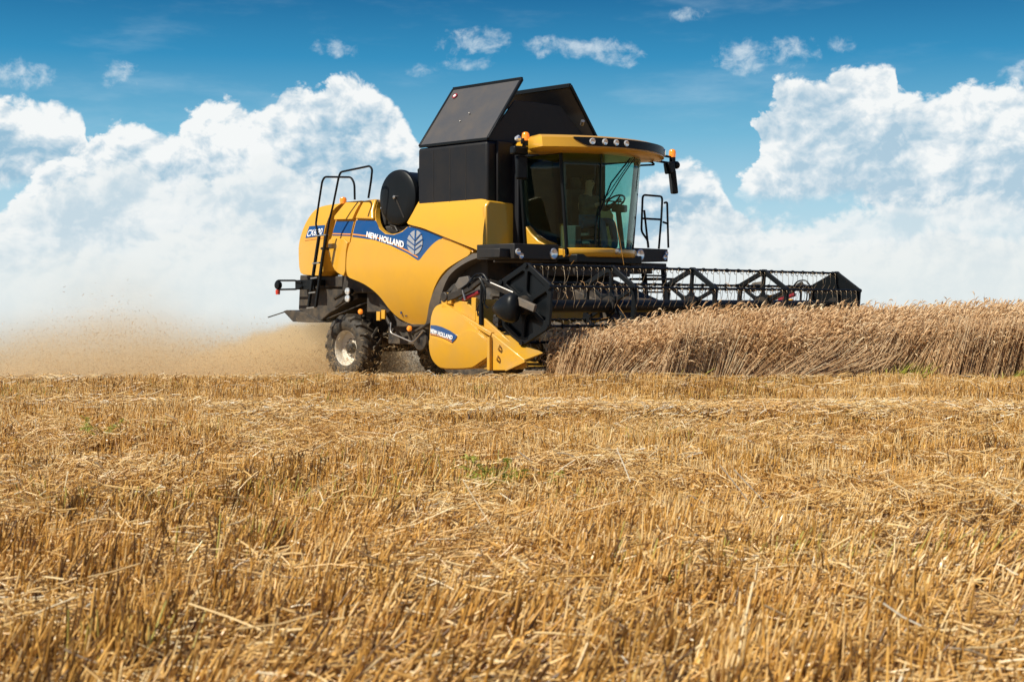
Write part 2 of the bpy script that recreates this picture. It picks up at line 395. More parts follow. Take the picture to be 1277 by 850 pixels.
SOIL = bpy.data.materials.new('chaffy_soil'); SOIL.use_nodes = True; T = NT(SOIL.node_tree); b = T.n['Principled BSDF']
tcn = T.add('ShaderNodeTexCoord'); n1 = T.add('ShaderNodeTexNoise'); n1.inputs['Scale'].default_value = 9; n1.inputs['Detail'].default_value = 8; n1.inputs['Roughness'].default_value = .75
T.l.new(tcn.outputs['Object'], n1.inputs['Vector'])
rp = T.add('ShaderNodeValToRGB'); T.l.new(n1.outputs['Fac'], rp.inputs[0])
rp.color_ramp.elements[0].position = .44; rp.color_ramp.elements[0].color = (.10, .050, .018, 1)
rp.color_ramp.elements[1].position = .72; rp.color_ramp.elements[1].color = (.74, .46, .16, 1)
T.l.new(rp.outputs[0], b.inputs['Base Color']); b.inputs['Roughness'].default_value = .9
bp = T.add('ShaderNodeBump'); bp.inputs['Strength'].default_value = .6; bp.inputs['Distance'].default_value = .03
T.l.new(n1.outputs['Fac'], bp.inputs['Height']); T.l.new(bp.outputs[0], b.inputs['Normal'])
g = finish('ground', bm, SOIL, smooth=0); g['kind'] = 'structure'

# ------------------------------------------------------------------ straw materials (colour varies by stalk)
def straw_mat(name, stops, rough=.45, tr=.25, green=None, spec=.5):
    m = bpy.data.materials.new(name); m.use_nodes = True; T = NT(m.node_tree); b = T.n['Principled BSDF']
    at_ = T.add('ShaderNodeAttribute', attribute_name='rnd'); rp = T.add('ShaderNodeValToRGB')
    T.l.new(at_.outputs['Fac'], rp.inputs[0]); e = rp.color_ramp.elements
    e[0].position = stops[0][0]; e[0].color = (*stops[0][1], 1); e[1].position = stops[-1][0]; e[1].color = (*stops[-1][1], 1)
    for p, c_ in stops[1:-1]: q = e.new(p); q.color = (*c_, 1)
    tcn = T.add('ShaderNodeTexCoord'); n = T.add('ShaderNodeTexNoise'); n.inputs['Scale'].default_value = 1.1; n.inputs['Detail'].default_value = 4
    T.l.new(tcn.outputs['Object'], n.inputs['Vector'])
    colr = T.mix(T.sstep(n.outputs['Fac'], .38, .66, 0, .45), rp.outputs[0], T.mix(1.0, rp.outputs[0], (.84, .66, .40, 1), 'MULTIPLY'))
    T.l.new(colr, b.inputs['Base Color']); b.inputs['Roughness'].default_value = rough; b.inputs['Specular IOR Level'].default_value = spec
    tl = T.add('ShaderNodeBsdfTranslucent'); T.l.new(colr, tl.inputs[0])
    mx = T.add('ShaderNodeMixShader'); mx.inputs[0].default_value = tr
    o = T.n['Material Output']; T.l.new(b.outputs[0], mx.inputs[1]); T.l.new(tl.outputs[0], mx.inputs[2]); T.l.new(mx.outputs[0], o.inputs[0])
    return m
STUB = straw_mat('stubble_straw', [(0, (.13, .06, .012)), (.25, (.50, .255, .05)), (.6, (.86, .51, .135)), (.88, (.95, .72, .37)), (.93, (.48, .42, .08)), (1, (.58, .52, .14))], rough=.34, tr=.16, spec=.8)
LITR = straw_mat('loose_straw', [(0, (.48, .25, .055)), (.4, (.85, .545, .19)), (.8, (.94, .76, .43)), (1, (.95, .90, .76))], rough=.3, tr=.15, spec=.8)
WHEA = straw_mat('ripe_wheat', [(0, (.42, .23, .10)), (.35, (.66, .43, .22)), (.7, (.84, .61, .36)), (1, (.93, .79, .55))], rough=.5, tr=.3)
GREN = straw_mat('green_leaf', [(0, (.26, .32, .04)), (.5, (.42, .46, .07)), (1, (.62, .60, .16))], rough=.5, tr=.35)
CHAF = straw_mat('chaff', [(0, (.46, .30, .14)), (.5, (.70, .50, .26)), (1, (.88, .72, .48))], rough=.6, tr=.45)

def mesh_np(name, V, F, m, rnd=None, parent=None, smooth=False):
    me = bpy.data.meshes.new(name)
    V = np.asarray(V, np.float32).reshape(-1, 3); F = np.asarray(F, np.int32); k = F.shape[1]
    me.vertices.add(len(V)); me.vertices.foreach_set('co', V.ravel())
    me.loops.add(F.size); me.loops.foreach_set('vertex_index', F.ravel())
    me.polygons.add(len(F)); me.polygons.foreach_set('loop_start', np.arange(0, F.size, k, dtype=np.int32))
    me.update(calc_edges=True)
    if smooth: me.shade_smooth()
    if rnd is not None:
        a = me.attributes.new('rnd', 'FLOAT', 'POINT'); a.data.foreach_set('value', np.asarray(rnd, np.float32))
    me.materials.append(m)
    return link(bpy.data.objects.new(name, me), parent)
class Pile:                                     # collects quads of many stalks into one mesh
    def __init__(s): s.V = []; s.F = []; s.R = []; s.n = 0
    def add(s, V, F, Rn):                       # V (N,k,3), F (m,4) template, Rn (N,)
        N, k, _ = V.shape
        s.V.append(V.reshape(-1, 3)); s.F.append((F[None] + (s.n + np.arange(N) * k)[:, None, None]).reshape(-1, 4)); s.R.append(np.repeat(Rn, k)); s.n += N * k
    def build(s, name, m, **kw): return mesh_np(name, np.concatenate(s.V), np.concatenate(s.F), m, np.concatenate(s.R), **kw)
def frames(D):                                  # two unit vectors across unit directions D (N,3)
    ref = np.where(np.abs(D[:, 2:3]) < .9, np.array([[0, 0, 1.]]), np.array([[1., 0, 0]]))
    a = np.cross(D, ref); a /= np.linalg.norm(a, axis=1, keepdims=True) + 1e-9
    return a, np.cross(D, a)
def stalks(pile, paths, rad, rn, ns=3):         # paths (N,k,3), rad (N,k)
    N, k, _ = paths.shape
    D = paths[:, -1] - paths[:, 0]; D /= np.linalg.norm(D, axis=1, keepdims=True) + 1e-9
    a, b = frames(D); ph = rng.uniform(0, 6.28, N)
    V = np.zeros((N, k, ns, 3))
    for i in range(ns):
        t = ph + 2 * math.pi * i / ns
        off = a * np.cos(t)[:, None] + b * np.sin(t)[:, None]
        V[:, :, i] = paths + off[:, None] * rad[:, :, None]
    F = [[j * ns + i, j * ns + (i + 1) % ns, (j + 1) * ns + (i + 1) % ns, (j + 1) * ns + i] for j in range(k - 1) for i in range(ns)]
    pile.add(V.reshape(N, k * ns, 3), np.array(F), rn)
def ribbons(pile, paths, wid, rn, up=None):     # flat leaves, paths (N,k,3), wid (N,k)
    N, k, _ = paths.shape
    D = paths[:, -1] - paths[:, 0]; D /= np.linalg.norm(D, axis=1, keepdims=True) + 1e-9
    a, b = frames(D); ph = rng.uniform(0, 6.28, N)
    s = a * np.cos(ph)[:, None] + b * np.sin(ph)[:, None]
    V = np.stack([paths - s[:, None] * wid[:, :, None], paths + s[:, None] * wid[:, :, None]], 2)
    F = [[2 * j, 2 * j + 1, 2 * j + 3, 2 * j + 2] for j in range(k - 1)]
    pile.add(V.reshape(N, 2 * k, 3), np.array(F), rn)
def noise2(x, y, s, seed):                      # cheap smooth value noise
    r = np.random.default_rng(seed); T_ = r.random((64, 64)); fx, fy = x / s + 31.3, y / s + 17.7
    ix, iy = np.floor(fx).astype(int), np.floor(fy).astype(int); tx, ty = fx - ix, fy - iy; tx = tx * tx * (3 - 2 * tx); ty = ty * ty * (3 - 2 * ty)
    g_ = lambda i, j: T_[i % 64, j % 64]
    return (g_(ix, iy) * (1 - tx) + g_(ix + 1, iy) * tx) * (1 - ty) + (g_(ix, iy + 1) * (1 - tx) + g_(ix + 1, iy + 1) * tx) * ty

# world position of the cutter bar line: wheat stands only ahead of it
def u_of(x, y): return (x - X1) * CA - (y - D1) * SA          # machine u of a world point
def v_of(x, y): return VN - ((x - X1) * SA + (y - D1) * CA)
WY = 19.75                                      # near edge of the standing wheat

# ------------------------------------------------------------------ stubble
def scatter(n, y0, y1, wpow=1.0):
    y = np.sqrt(rng.random(n) * (y1 ** 2 - y0 ** 2) + y0 ** 2); x = (rng.random(n) * 2 - 1) * (.375 * y + .5)
    return x, y
def clumps(n, y0, y1, per, spread):
    x, y = scatter(n // per, y0, y1); y = np.round(y / .13) * .13 + rng.normal(0, .026, len(y)); x = np.repeat(x, per); y = np.repeat(y, per)
    return x + rng.normal(0, spread, len(x)), y + rng.normal(0, spread, len(x))
def lean_field(x, y):                           # prevailing lean, stronger in wind-combed patches near the camera
    return .08 + .20 * ss(9 - y, 0, 3) + .34 * ss(noise2(x, y, 1.1, 3), .45, .85) * ss(9 - y, 0, 3) + .10 * (noise2(x, y, .5, 5) - .5)
def stubble(pile, x, y, rad, k=3, sheath=0.0):
    thin = (rut(x, y) > .55) & (rng.random(len(x)) < .55); patch = noise2(x, y, .42, 11) < .20
    keep = ~(thin | (patch & (rng.random(len(x)) < .8)))
    x, y = x[keep], y[keep]; N = len(x)
    h = rng.normal(.150, .026, N) * (.72 + .56 * noise2(x, y, .9, 7)); h = np.clip(h, .04, .26)
    h *= 1 - .18 * ss(y, 8, 12); h *= np.where(rng.random(N) < .12, .5, 1); h *= 1 - .45 * np.clip(rut(x, y), 0, 1)
    fl_ = ss(noise2(x, y, .75, 71), .56, .74) * (y < 13); h *= 1 - .35 * fl_; fa = noise2(x, y, 1.6, 73) * 9
    lx = lean_field(x, y) + .9 * fl_ * np.cos(fa) + rng.normal(0, .20, N); ly = rng.normal(0, .18, N)
    bend = rng.normal(0, .05, N)
    t = np.linspace(0, 1, k)
    z0 = ground(x, y) - .01
    Pth = np.stack([x[:, None] + (lx[:, None] * t + bend[:, None] * t * t) * h[:, None], y[:, None] + ly[:, None] * t * h[:, None], z0[:, None] + h[:, None] * t * np.sqrt(1 - np.clip(lx, -.8, .8) ** 2)[:, None]], 2)
    r = rad * rng.uniform(.65, 1.35, N)[:, None] * np.linspace(1.15, .85, k)[None]
    rn = np.clip(rng.normal(.50, .26, N) + .9 * (noise2(x, y, .16, 81) - .5) + .5 * (noise2(x, y, 1.3, 83) - .5), 0, .88); rn = np.where((noise2(x, y, .8, 21) > .74) & (rng.random(N) < .16), rng.uniform(.9, 1, N), rn)
    stalks(pile, Pth, r, rn)
    if sheath > 0:
        q = rng.random(N) < sheath; M = q.sum(); b0 = Pth[q, 0]; hh = h[q]
        a = rng.uniform(0, 6.28, M); out = rng.uniform(.01, .05, M)
        t = np.linspace(0, 1, 4)
        S = np.zeros((M, 4, 3)); 
        for i, tt in enumerate(t):
            S[:, i, 0] = b0[:, 0] + np.cos(a) * out * tt ** 2 + lx[q] * hh * tt * .8; S[:, i, 1] = b0[:, 1] + np.sin(a) * out * tt ** 2
            S[:, i, 2] = b0[:, 2] + hh * (tt * rng.uniform(.6, 1.05, M) - .25 * tt ** 3)
        ribbons(pile, S, np.tile(np.array([.004, .0045, .0035, .001]), (M, 1)) * rng.uniform(.7, 1.4, M)[:, None], np.clip(rng.normal(.6, .2, M), 0, .9))
st = Pile()
x, y = clumps(19000, 2.5, 8.2, 5, .020); stubble(st, x, y, .0034, 3, .45)
x, y = clumps(31000, 8.2, 14, 4, .026); stubble(st, x, y, .0034, 3, .25)
x, y = clumps(46000, 14, 22.5, 3, .03); stubble(st, x, y, .0036, 2, .0)
tag(st.build('stubble', STUB), 'golden cut wheat stubble covering the whole foreground field', 'stubble', kind='stuff')

# loose straw lying on and in the stubble
def loose(pile, x, y, L0, L1, r, zlo, zhi, tilt=.22, pale=0.0):
    k_ = (rut(x, y) < .5) | (rng.random(len(x)) < .12); x, y = x[k_], y[k_]
    N = len(x); a = rng.normal(.15, 1.0, N); L = rng.uniform(L0, L1, N) * rng.uniform(.4, 1, N); el = rng.normal(.05, tilt, N)
    d = np.stack([np.cos(a) * np.cos(el), np.sin(a) * np.cos(el), np.sin(el)], 1)
    c0 = np.stack([x, y, ground(x, y) + rng.uniform(zlo, zhi, N)], 1)
    t = np.array([-.5, 0, .5]); Pth = c0[:, None] + d[:, None] * (L[:, None] * t)[:, :, None]; Pth[:, 1, 2] -= L * .06 * rng.uniform(-1, 1, N)
    rn = np.clip(rng.beta(1.6, 2.2, N) + pale, 0, 1)
    stalks(pile, Pth, np.tile(r * rng.uniform(.7, 1.4, N)[:, None], (1, 3)), rn)
lt = Pile()
x, y = scatter(30000, 2.5, 9); loose(lt, x, y, .03, .20, .0026, .0, .07)
x, y = scatter(42000, 2.5, 12); q_ = (noise2(x, y, .75, 71) > .52) | (noise2(x, y, .45, 77) > .72); x, y = x[q_], y[q_]; loose(lt, x, y, .04, .22, .0030, .01, .11, .30)
x, y = scatter(1500, 2.5, 8); loose(lt, x, y, .03, .16, .0040, .03, .13, .5)
x, y = scatter(700, 2.6, 12); loose(lt, x, y, .10, .40, .0030, .08, .16, .3)
x, y = scatter(22000, 9, 20); loose(lt, x, y, .04, .25, .0028, .0, .09)
# pale wind-rows of chopped straw
def band(n, yc, s, x0, x1, zhi):
    x = rng.uniform(x0, x1, n); y = yc + rng.normal(0, s, n) + .2 * np.sin(x * 1.3); return x, y, zhi
for n, yc, s, x0, x1, zh in ((12000, 13.4, .40, .0, 5.8, .18), (2500, 14.3, .35, -5.6, -.5, .15), (3500, 13.2, .3, -2.8, .3, .16), (3200, 19.5, .35, -7.5, 8, .15), (1500, 9.1, .2, -3.2, 1.2, .12), (900, 17.2, .3, -6.5, 6.5, .15)):
    x, y, zh = band(n, yc, s, x0, x1, zh); loose(lt, x, y, .05, .26, .0036, .05, zh, pale=.12)
# a few long pale straws that stand out
for (px, py, qx, qy, d) in ((44, 522, 46, 578, 11.0), (857, 703, 856, 756, 5.3), (620, 646, 630, 682, 7.4), (928, 672, 958, 696, 6.6), (690, 592, 718, 574, 8.4), (898, 580, 945, 640, 7.6), (915, 585, 975, 650, 7.4),
                            (860, 617, 900, 642, 7.2), (205, 515, 240, 535, 12), (180, 596, 192, 614, 8.3), (786, 600, 770, 560, 8.2), (1020, 600, 1030, 622, 7.6), (655, 598, 600, 601, 8.5)):
    w = lambda X, Y: ((X - 638.5) / FPX * d, d, 1.05 - (Y - HOR) / FPX * d)
    a0, a1 = np.array(w(px, py)), np.array(w(qx, qy)); a1 = a1 + np.array([0, .05, 0])
    stalks(lt, np.stack([a0, (a0 + a1) / 2 + np.array([0, 0, .004]), a1])[None], np.full((1, 3), .0034), np.array([.95]), 5)
tag(lt.build('loose_straw', LITR), 'pale chopped straw strewn over the stubble', 'straw', kind='stuff')

# ------------------------------------------------------------------ standing wheat
wh = Pile(); ear = Pile()
def wheat(x, y, hscale, lean, k=5, wind=.16, ears=True, r0=.0024):
    N = len(x); h = rng.normal(1.0, .085, N) * hscale; z0 = ground(x, y)
    az = rng.normal(.1, .9, N); ln = np.abs(rng.normal(wind, .10, N)) + lean
    t = np.linspace(0, 1, k); nod = rng.uniform(.06, .22, N)
    X_ = x[:, None] + (np.cos(az) * ln)[:, None] * h[:, None] * t ** 1.6; Y_ = y[:, None] + (np.sin(az) * ln * .5)[:, None] * h[:, None] * t ** 1.6
    Z_ = z0[:, None] + h[:, None] * (t - (ln ** 2 * .45)[:, None] * t ** 2)
    Pth = np.stack([X_, Y_, Z_], 2); rn = np.clip(rng.normal(.5, .22, N), 0, 1)
    stalks(wh, Pth, np.tile(np.linspace(1.2, .8, k)[None] * r0, (N, 1)), rn)
    # leaves
    q = rng.random(N) < .75; M = q.sum(); j = rng.integers(1, k - 1, M); b0 = Pth[q][np.arange(M), j]
    a = rng.uniform(0, 6.28, M); L = rng.uniform(.08, .24, M); S = np.zeros((M, 4, 3))
    for i, tt in enumerate((0, .33, .66, 1)):
        S[:, i, 0] = b0[:, 0] + np.cos(a) * L * tt * .8; S[:, i, 1] = b0[:, 1] + np.sin(a) * L * tt * .8; S[:, i, 2] = b0[:, 2] + L * (.55 * tt - 1.1 * tt * tt)
    ribbons(wh, S, np.tile(np.array([.004, .005, .004, .001]), (M, 1)), np.clip(rng.normal(.45, .25, M), 0, 1))
    if not ears: return
    # ears: a bulging, nodding spindle with awn tips
    tip = Pth[:, -1]; L = rng.uniform(.075, .12, N); a2 = az + rng.normal(0, .5, N); droop = rng.uniform(.1, 1.5, N)
    E_ = np.zeros((N, 6, 3)); s = L / 5; cur = tip.copy(); ang = np.full(N, 1.2) - ln
    for i in range(6):
        E_[:, i] = cur; cur = cur + np.stack([np.cos(a2) * np.cos(ang), np.sin(a2) * np.cos(ang) * .7, np.sin(ang)], 1) * s[:, None]; ang = ang - droop / 3.0
    rr = np.array([.003, .0078, .0092, .0084, .0066, .0024]); rn2 = np.clip(rng.normal(.62, .2, N), 0, 1)
    stalks(ear, E_, np.tile(rr, (N, 1)) * rng.uniform(.8, 1.25, N)[:, None], rn2, 4)
    for _ in range(3):
        e0 = E_[:, 3]; dd = (E_[:, 5] - E_[:, 3]); dd /= np.linalg.norm(dd, axis=1, keepdims=True); dd = dd + rng.normal(0, .35, (N, 3)); AL = rng.uniform(.05, .09, N)
        ribbons(ear, np.stack([e0, e0 + dd * AL[:, None] * .5, e0 + dd * AL[:, None] - np.array([0, 0, .006])], 1), np.tile(np.array([.0014, .0010, .0004]), (N, 1)), rn2)
def hmap(x, y):                                 # the crop stands lower where the reel is pulling it in
    u = u_of(x, y)
    near = .72 + .28 * ss(x, .6, 2.8)
    return near * (1.0 + .05 * (noise2(x, y, .9, 31) - .5)) * (1.0 + .06 * ss(x, 5.0, 7.3))
def area(n, x0, x1, y0, y1):
    x = rng.uniform(x0, x1, n); y = rng.uniform(y0, y1, n)
    e = WY + .5 * (noise2(x, x * 0, .55, 41) - .5)
    k = (u_of(x, y) > -.12 + .1 * rng.random(n)) & (y > e) & (x > .45); return x[k], y[k]
x, y = area(20000, .4, 9.2, 19.6, 21.2); wheat(x, y, .97 * hmap(x, y) * (.66 + .34 * ss(y, WY - .1, WY + .8)), .07)
x, y = area(9000, .4, 9.2, 19.55, 20.1); wheat(x, y, rng.uniform(.35, .80, len(x)) * hmap(x, y), .20, wind=.32)
x, y = area(13000, .4, 12, 21.2, 27); wheat(x, y, 1.04 * hmap(x, y) + .10 * ss(y, 21, 23), .03, k=4)
# combed-over stalks of the crop edge, leaning to the right
N = 9500; x = rng.uniform(.55, 8.6, N); y = WY - .12 + np.abs(rng.normal(0, .28, N)) + .4 * (noise2(x, x * 0, .55, 41) - .5)
k_ = (u_of(x, y) > .2); x, y = x[k_], y[k_]; N = len(x)
ln = (.25 + .85 * ss(noise2(x, y * 0, .9, 51), .25, .75)) * rng.uniform(.7, 1.3, N); L = rng.uniform(.45, 1.0, N) * np.clip(hmap(x, y), .5, 1)
t = np.linspace(0, 1, 4)[None]; z0 = ground(x, y)
Pth = np.stack([x[:, None] + np.sin(ln)[:, None] * L[:, None] * t, y[:, None] + rng.normal(.12, .1, N)[:, None] * L[:, None] * t, z0[:, None] + (np.cos(ln) * L)[:, None] * t ** .9], 2)
stalks(wh, Pth, np.full((N, 4), .0032), np.clip(rng.normal(.68, .2, N), 0, 1))
wobj = wh.build('wheat_crop', WHEA); tag(wobj, 'dense ripe standing wheat not yet cut, right of the harvester', 'wheat', kind='stuff')
eobj = ear.build('wheat_ears', WHEA, parent=wobj, smooth=True); eobj['kind'] = 'stuff'

# green undergrowth at the foot of the crop and a weed in the stubble
gr = Pile()
for (gxx, gyy, n, s, hh) in ((2.35, 19.75, 60, .14, .34), (5.35, 19.75, 120, .18, .46), (6.75, 19.75, 60, .16, .40)):
    x = gxx + rng.normal(0, s, n); y = gyy + rng.normal(0, .07, n); h = hh * rng.uniform(.3, 1, n); a = rng.uniform(0, 6.28, n)
    t = np.linspace(0, 1, 4)[None]; z0 = ground(x, y)
    Pth = np.stack([x[:, None] + (np.cos(a) * .4 + .3)[:, None] * h[:, None] * t ** 1.5, y[:, None] + (np.sin(a) * .3)[:, None] * h[:, None] * t, z0[:, None] + h[:, None] * (t - .3 * t ** 2)], 2)
    ribbons(gr, Pth, np.tile(np.array([.005, .007, .005, .001]), (n, 1)), rng.random(n))
tag(gr.build('green_undergrowth', GREN), 'green grass tufts at the foot of the standing wheat', 'undergrowth', kind='stuff')
def weed(x0, y0, s, n, label):
    stem, leaf = Pile(), Pile(); z0 = float(ground(x0, y0))
    ends = []
    for i in range(n):
        a = random.uniform(0, 6.28); L = s * random.uniform(.5, 1); tip = np.array([x0 + math.cos(a) * L * .7, y0 + math.sin(a) * L * .5, z0 + L * random.uniform(.45, .85)])
        b0 = np.array([x0, y0, z0]); mid = (b0 + tip) / 2 + np.array([0, 0, L * .1])
        stalks(stem, np.stack([b0, mid, tip])[None], np.array([[.0035, .0028, .0016]]), np.array([random.random() * .5]), 4)
        for t in np.linspace(.25, 1, 9):
            p = b0 * (1 - t) ** 2 + mid * 2 * t * (1 - t) + tip * t * t; ends.append(p)
    E0 = np.array(ends); M = len(E0); E0 = np.repeat(E0, 4, 0); M = len(E0); d = rng.normal(0, 1, (M, 3)); d[:, 2] = np.abs(d[:, 2]) * .4; d /= np.linalg.norm(d, axis=1, keepdims=True); L = rng.uniform(.02, .05, M) * s / .25
    ribbons(leaf, np.stack([E0, E0 + d * L[:, None] * .5, E0 + d * L[:, None] - np.array([0, 0, .006])], 1), np.tile(np.array([.0010, .0038, .0006]), (M, 1)) * s / .25, rng.random(M))
    o = stem.build('weed', GREN); tag(o, label, 'weed', 'green weeds in the stubble'); leaf.build('leaf_mass', GREN, parent=o)
weed(-.08, 8.15, .34, 9, 'feathery green weed in the stubble near the middle of the field')
weed(.28, 8.3, .24, 4, 'small sparse green weed just right of the feathery one')
weed(-3.05, 10.9, .26, 7, 'low green weed in the stubble at the left side of the field')

# ================================================================== combine harvester
ROOT = empty('combine_harvester', world_of(UO, 0, -ZO), -A_)
tag(ROOT, 'yellow and black combine harvester cutting wheat with a wide reel at its front', 'combine harvester')

def wr(u, z):                                    # curved side skin
    b = -.36 * min(1, max(0, (.62 - z) / 1.1)) ** 2 - .26 * min(1, max(0, (z - .95) / .95)) ** 2 - .10 * max(0, (-7.5 - u) / 1.0) ** 2
    return b
SIDE = 1.60
BIG = [(441, 249), (457, 247), (459, 262), (463, 275), (469, 285), (478, 291), (489, 292), (499, 288), (505, 281.5), (514, 283), (528, 286.5), (552, 295.5), (575, 305), (593, 314.5),
       (572, 326.5), (555, 338), (541, 359), (530, 384), (520, 402), (513, 407.6), (503, 406.5), (493, 402), (484.7, 396), (478, 385), (473, 373.5), (468, 366), (461, 359), (452, 353), (442, 349), (433.5, 345.5), (432.5, 330), (434, 310), (436.5, 290), (437.5, 272)]
for mir in (False, True):
    body = sheet('side_panel', chaikin(at(BIG, SIDE)), SIDE - .03, .10, YEL, ROOT, wr, .16, .012, mirror=mir)
    SWOOSH = [(439.6, 297), (465.5, 301), (486, 308), (506.8, 318), (519, 325.5), (524.5, 325), (530, 317), (538, 307.5), (545, 301), (552, 297), (575, 306), (592.5, 315),
              (571.5, 326.5), (554.5, 338), (540.5, 359), (529.5, 384), (520, 401.5), (513, 407), (503, 406), (493, 401.5), (485.2, 395.5), (478.6, 385), (473.6, 373.5), (468.6, 366), (461.6, 359), (452, 352.6), (442, 348.5), (434, 345), (433, 330), (434.6, 312)]
    sheet('lower_skin', chaikin(at(SWOOSH, SIDE), 2), SIDE + .030, .08, YEL, body, wr, .16, .040, 4, mirror=mir)
    CAP = [(442, 249.5), (457, 247.5), (458.6, 262), (462, 273.5), (438.5, 272.5)]
    sheet('upper_skin', at(CAP, SIDE), SIDE + .030, .08, YEL, body, wr, .12, .03, 3, mirror=mir)
    def ont(u, z, h, mir=mir): return P(u, (-1 if mir else 1) * (SIDE - .03 + wr(u, z) + .003 + h), z)
    DEC = [(438.3, 274.3), (463, 275), (469.5, 285.5), (478, 291.8), (489, 292.8), (499, 289), (505.5, 282.5), (514, 284), (528, 287.2), (551, 295.8), (544, 300.6), (537, 307.5), (529.5, 317), (524, 324), (519, 324.2), (506.8, 316), (486, 306), (465.5, 299), (437, 295)]
    sheet('blue_band', at(DEC, SIDE), SIDE - .024, .008, BLU, body, wr, .1, 0, mirror=mir)
    o1 = at([(437.2, 291.2), (465.5, 294.6), (486, 301.6), (507, 312), (520, 320), (520, 321.6), (507, 313.8), (486, 303.4), (465.5, 296.3), (437.1, 292.8)], SIDE)
    sheet('orange_line', o1, SIDE - .020, .006, ORA, body, wr, .1, 0, mirror=mir)
    if not mir:
        q = [pv(455, 295.6, SIDE), pv(502.6, 309.3, SIDE), pv(455, 288.3, SIDE), pv(502.8, 300.9, SIDE)]
        text_on('lettering', 'NEW HOLLAND', q, lambda a, b, h: P(a, SIDE - .02 + wr(a, b) + h + .004, b), WHT, body, bold=.038)
    else:
        q = [pv(502.6, 309.3, SIDE), pv(455, 295.6, SIDE), pv(502.8, 300.9, SIDE), pv(455, 288.3, SIDE)]
        text_on('lettering', 'NEW HOLLAND', q, lambda a, b, h: P(a, -(SIDE - .02 + wr(a, b) + h + .004), b), WHT, body, bold=.038)
    # leaf emblem: an oval split into six leaf blades
    cx, cy, rw, rh = 516.2, 302.2, 9.7, 15.2
    s_ = -1 if mir else 1
    def emb(poly, lift, m_, nm):
        b_ = bmesh.new(); f_ = b_.faces.new([b_.verts.new(P(a, s_ * (SIDE - .02 + wr(a, b) + lift), b)) for a, b in at(poly, SIDE)])
        r_ = bmesh.ops.extrude_face_region(b_, geom=[f_]); bmesh.ops.translate(b_, verts=[g_ for g_ in r_['geom'] if isinstance(g_, bmesh.types.BMVert)], vec=(0, .006 * s_, 0))
        return finish(nm, b_, m_, body, smooth=0)
    ell = [(cx + rw * math.sin(t) * (1 if math.cos(t) > 0 else .86 + .14 * abs(math.sin(t))), cy - rh * math.cos(t)) for t in np.linspace(0, 2 * math.pi, 33)[:-1]]
    le = emb(ell, .006, SIL, 'leaf_emblem')
    b2 = bmesh.new()
    def ln(x0_, y0_, x1_, y1_, w0_, w1_):
        dx, dy = x1_ - x0_, y1_ - y0_; L_ = math.hypot(dx, dy); nx, ny = -dy / L_, dx / L_
        poly = [(x0_ + nx * w0_, y0_ + ny * w0_), (x1_ + nx * w1_, y1_ + ny * w1_), (x1_ - nx * w1_, y1_ - ny * w1_), (x0_ - nx * w0_, y0_ - ny * w0_)]
        f_ = b2.faces.new([b2.verts.new(P(a, s_ * (SIDE - .02 + wr(a, b) + .0135), b)) for a, b in at(poly, SIDE)])
    ln(cx, cy - rh * 1.02, cx, cy + rh * .95, 1.0, .35)
    for h_ in (-1, 1):
        ln(cx + h_ * .3, cy - rh * .18, cx + h_ * rw * .80, cy - rh * .74, .55, .75)
        ln(cx + h_ * .3, cy + rh * .22, cx + h_ * rw * 1.0, cy - rh * .26, .55, .75)
        ln(cx + h_ * .3, cy + rh * .62, cx + h_ * rw * .92, cy + rh * .20, .55, .75)
    r_ = bmesh.ops.extrude_face_region(b2, geom=list(b2.faces)); bmesh.ops.translate(b2, verts=[g_ for g_ in r_['geom'] if isinstance(g_, bmesh.types.BMVert)], vec=(0, .002 * s_, 0))
    lv = finish('leaf_vein', b2, BLU, body, smooth=0)
    # rear door
    RD = [(420, 250.5), (440, 248.8), (437.5, 262), (435.8, 275), (434.8, 294), (431.8, 318), (431.2, 345), (424, 343), (416.5, 336), (411.5, 320), (409, 300), (411, 295), (412, 276), (411, 269)]
    rd = sheet('rear_door', chaikin(at(RD, SIDE)), SIDE - .03, .10, YEL, ROOT, wr, .14, .012, mirror=mir)
    sheet('lower_skin', chaikin(at([(411.5, 297.5), (435.2, 297.5), (432.6, 318), (431.8, 344.8), (424, 342), (417, 335), (412.2, 320), (410, 303)], SIDE)), SIDE + .030, .08, YEL, rd, wr, .12, .022, 3, mirror=mir)
    sheet('upper_skin', at([(420.5, 251), (439.6, 249.5), (437, 262), (435.6, 273), (412.5, 273.5), (412, 269)], SIDE), SIDE + .030, .08, YEL, rd, wr, .12, .02, 3, mirror=mir)
    sheet('blue_band', at([(413, 276), (435.3, 275.4), (434.5, 294), (411.5, 293.5)], SIDE), SIDE - .024, .008, BLU, rd, wr, .1, 0, mirror=mir)
    sheet('orange_line', at([(412, 290.6), (434.6, 291.2), (434.6, 292.6), (411.8, 292)], SIDE), SIDE - .020, .006, ORA, rd, wr, .1, 0, mirror=mir)
    # upper front panel and its front corner
    UF = [(516.5, 242), (538, 242.2), (572, 244.2), (602, 249), (603.2, 268), (603.6, 316), (594.7, 311), (572, 302), (551.6, 294), (527.5, 284.5), (505.5, 279), (510, 266), (514, 249)]
    uf = sheet('upper_panel', chaikin(at(UF, SIDE), 1, .12), SIDE + .03, .12, YEL, ROOT, wr, .14, .022, 3, mirror=mir)
    # rear hood
    HD = [(366.8, 320), (366.3, 305), (368, 294), (370, 283), (373.5, 272), (378, 262.5), (385, 257.4), (395, 254.9), (406, 253.7), (414, 252.2), (408.5, 257), (404.5, 264), (402.5, 275), (402, 292), (402.5, 320), (403, 344), (385, 343.5), (371, 342), (367.8, 335)]
    hd = sheet('rear_hood', chaikin(at(HD, 1.40)), 1.40, .42, YEL, ROOT, wr, .14, .03, 3, mirror=mir)
    HW = 1.40
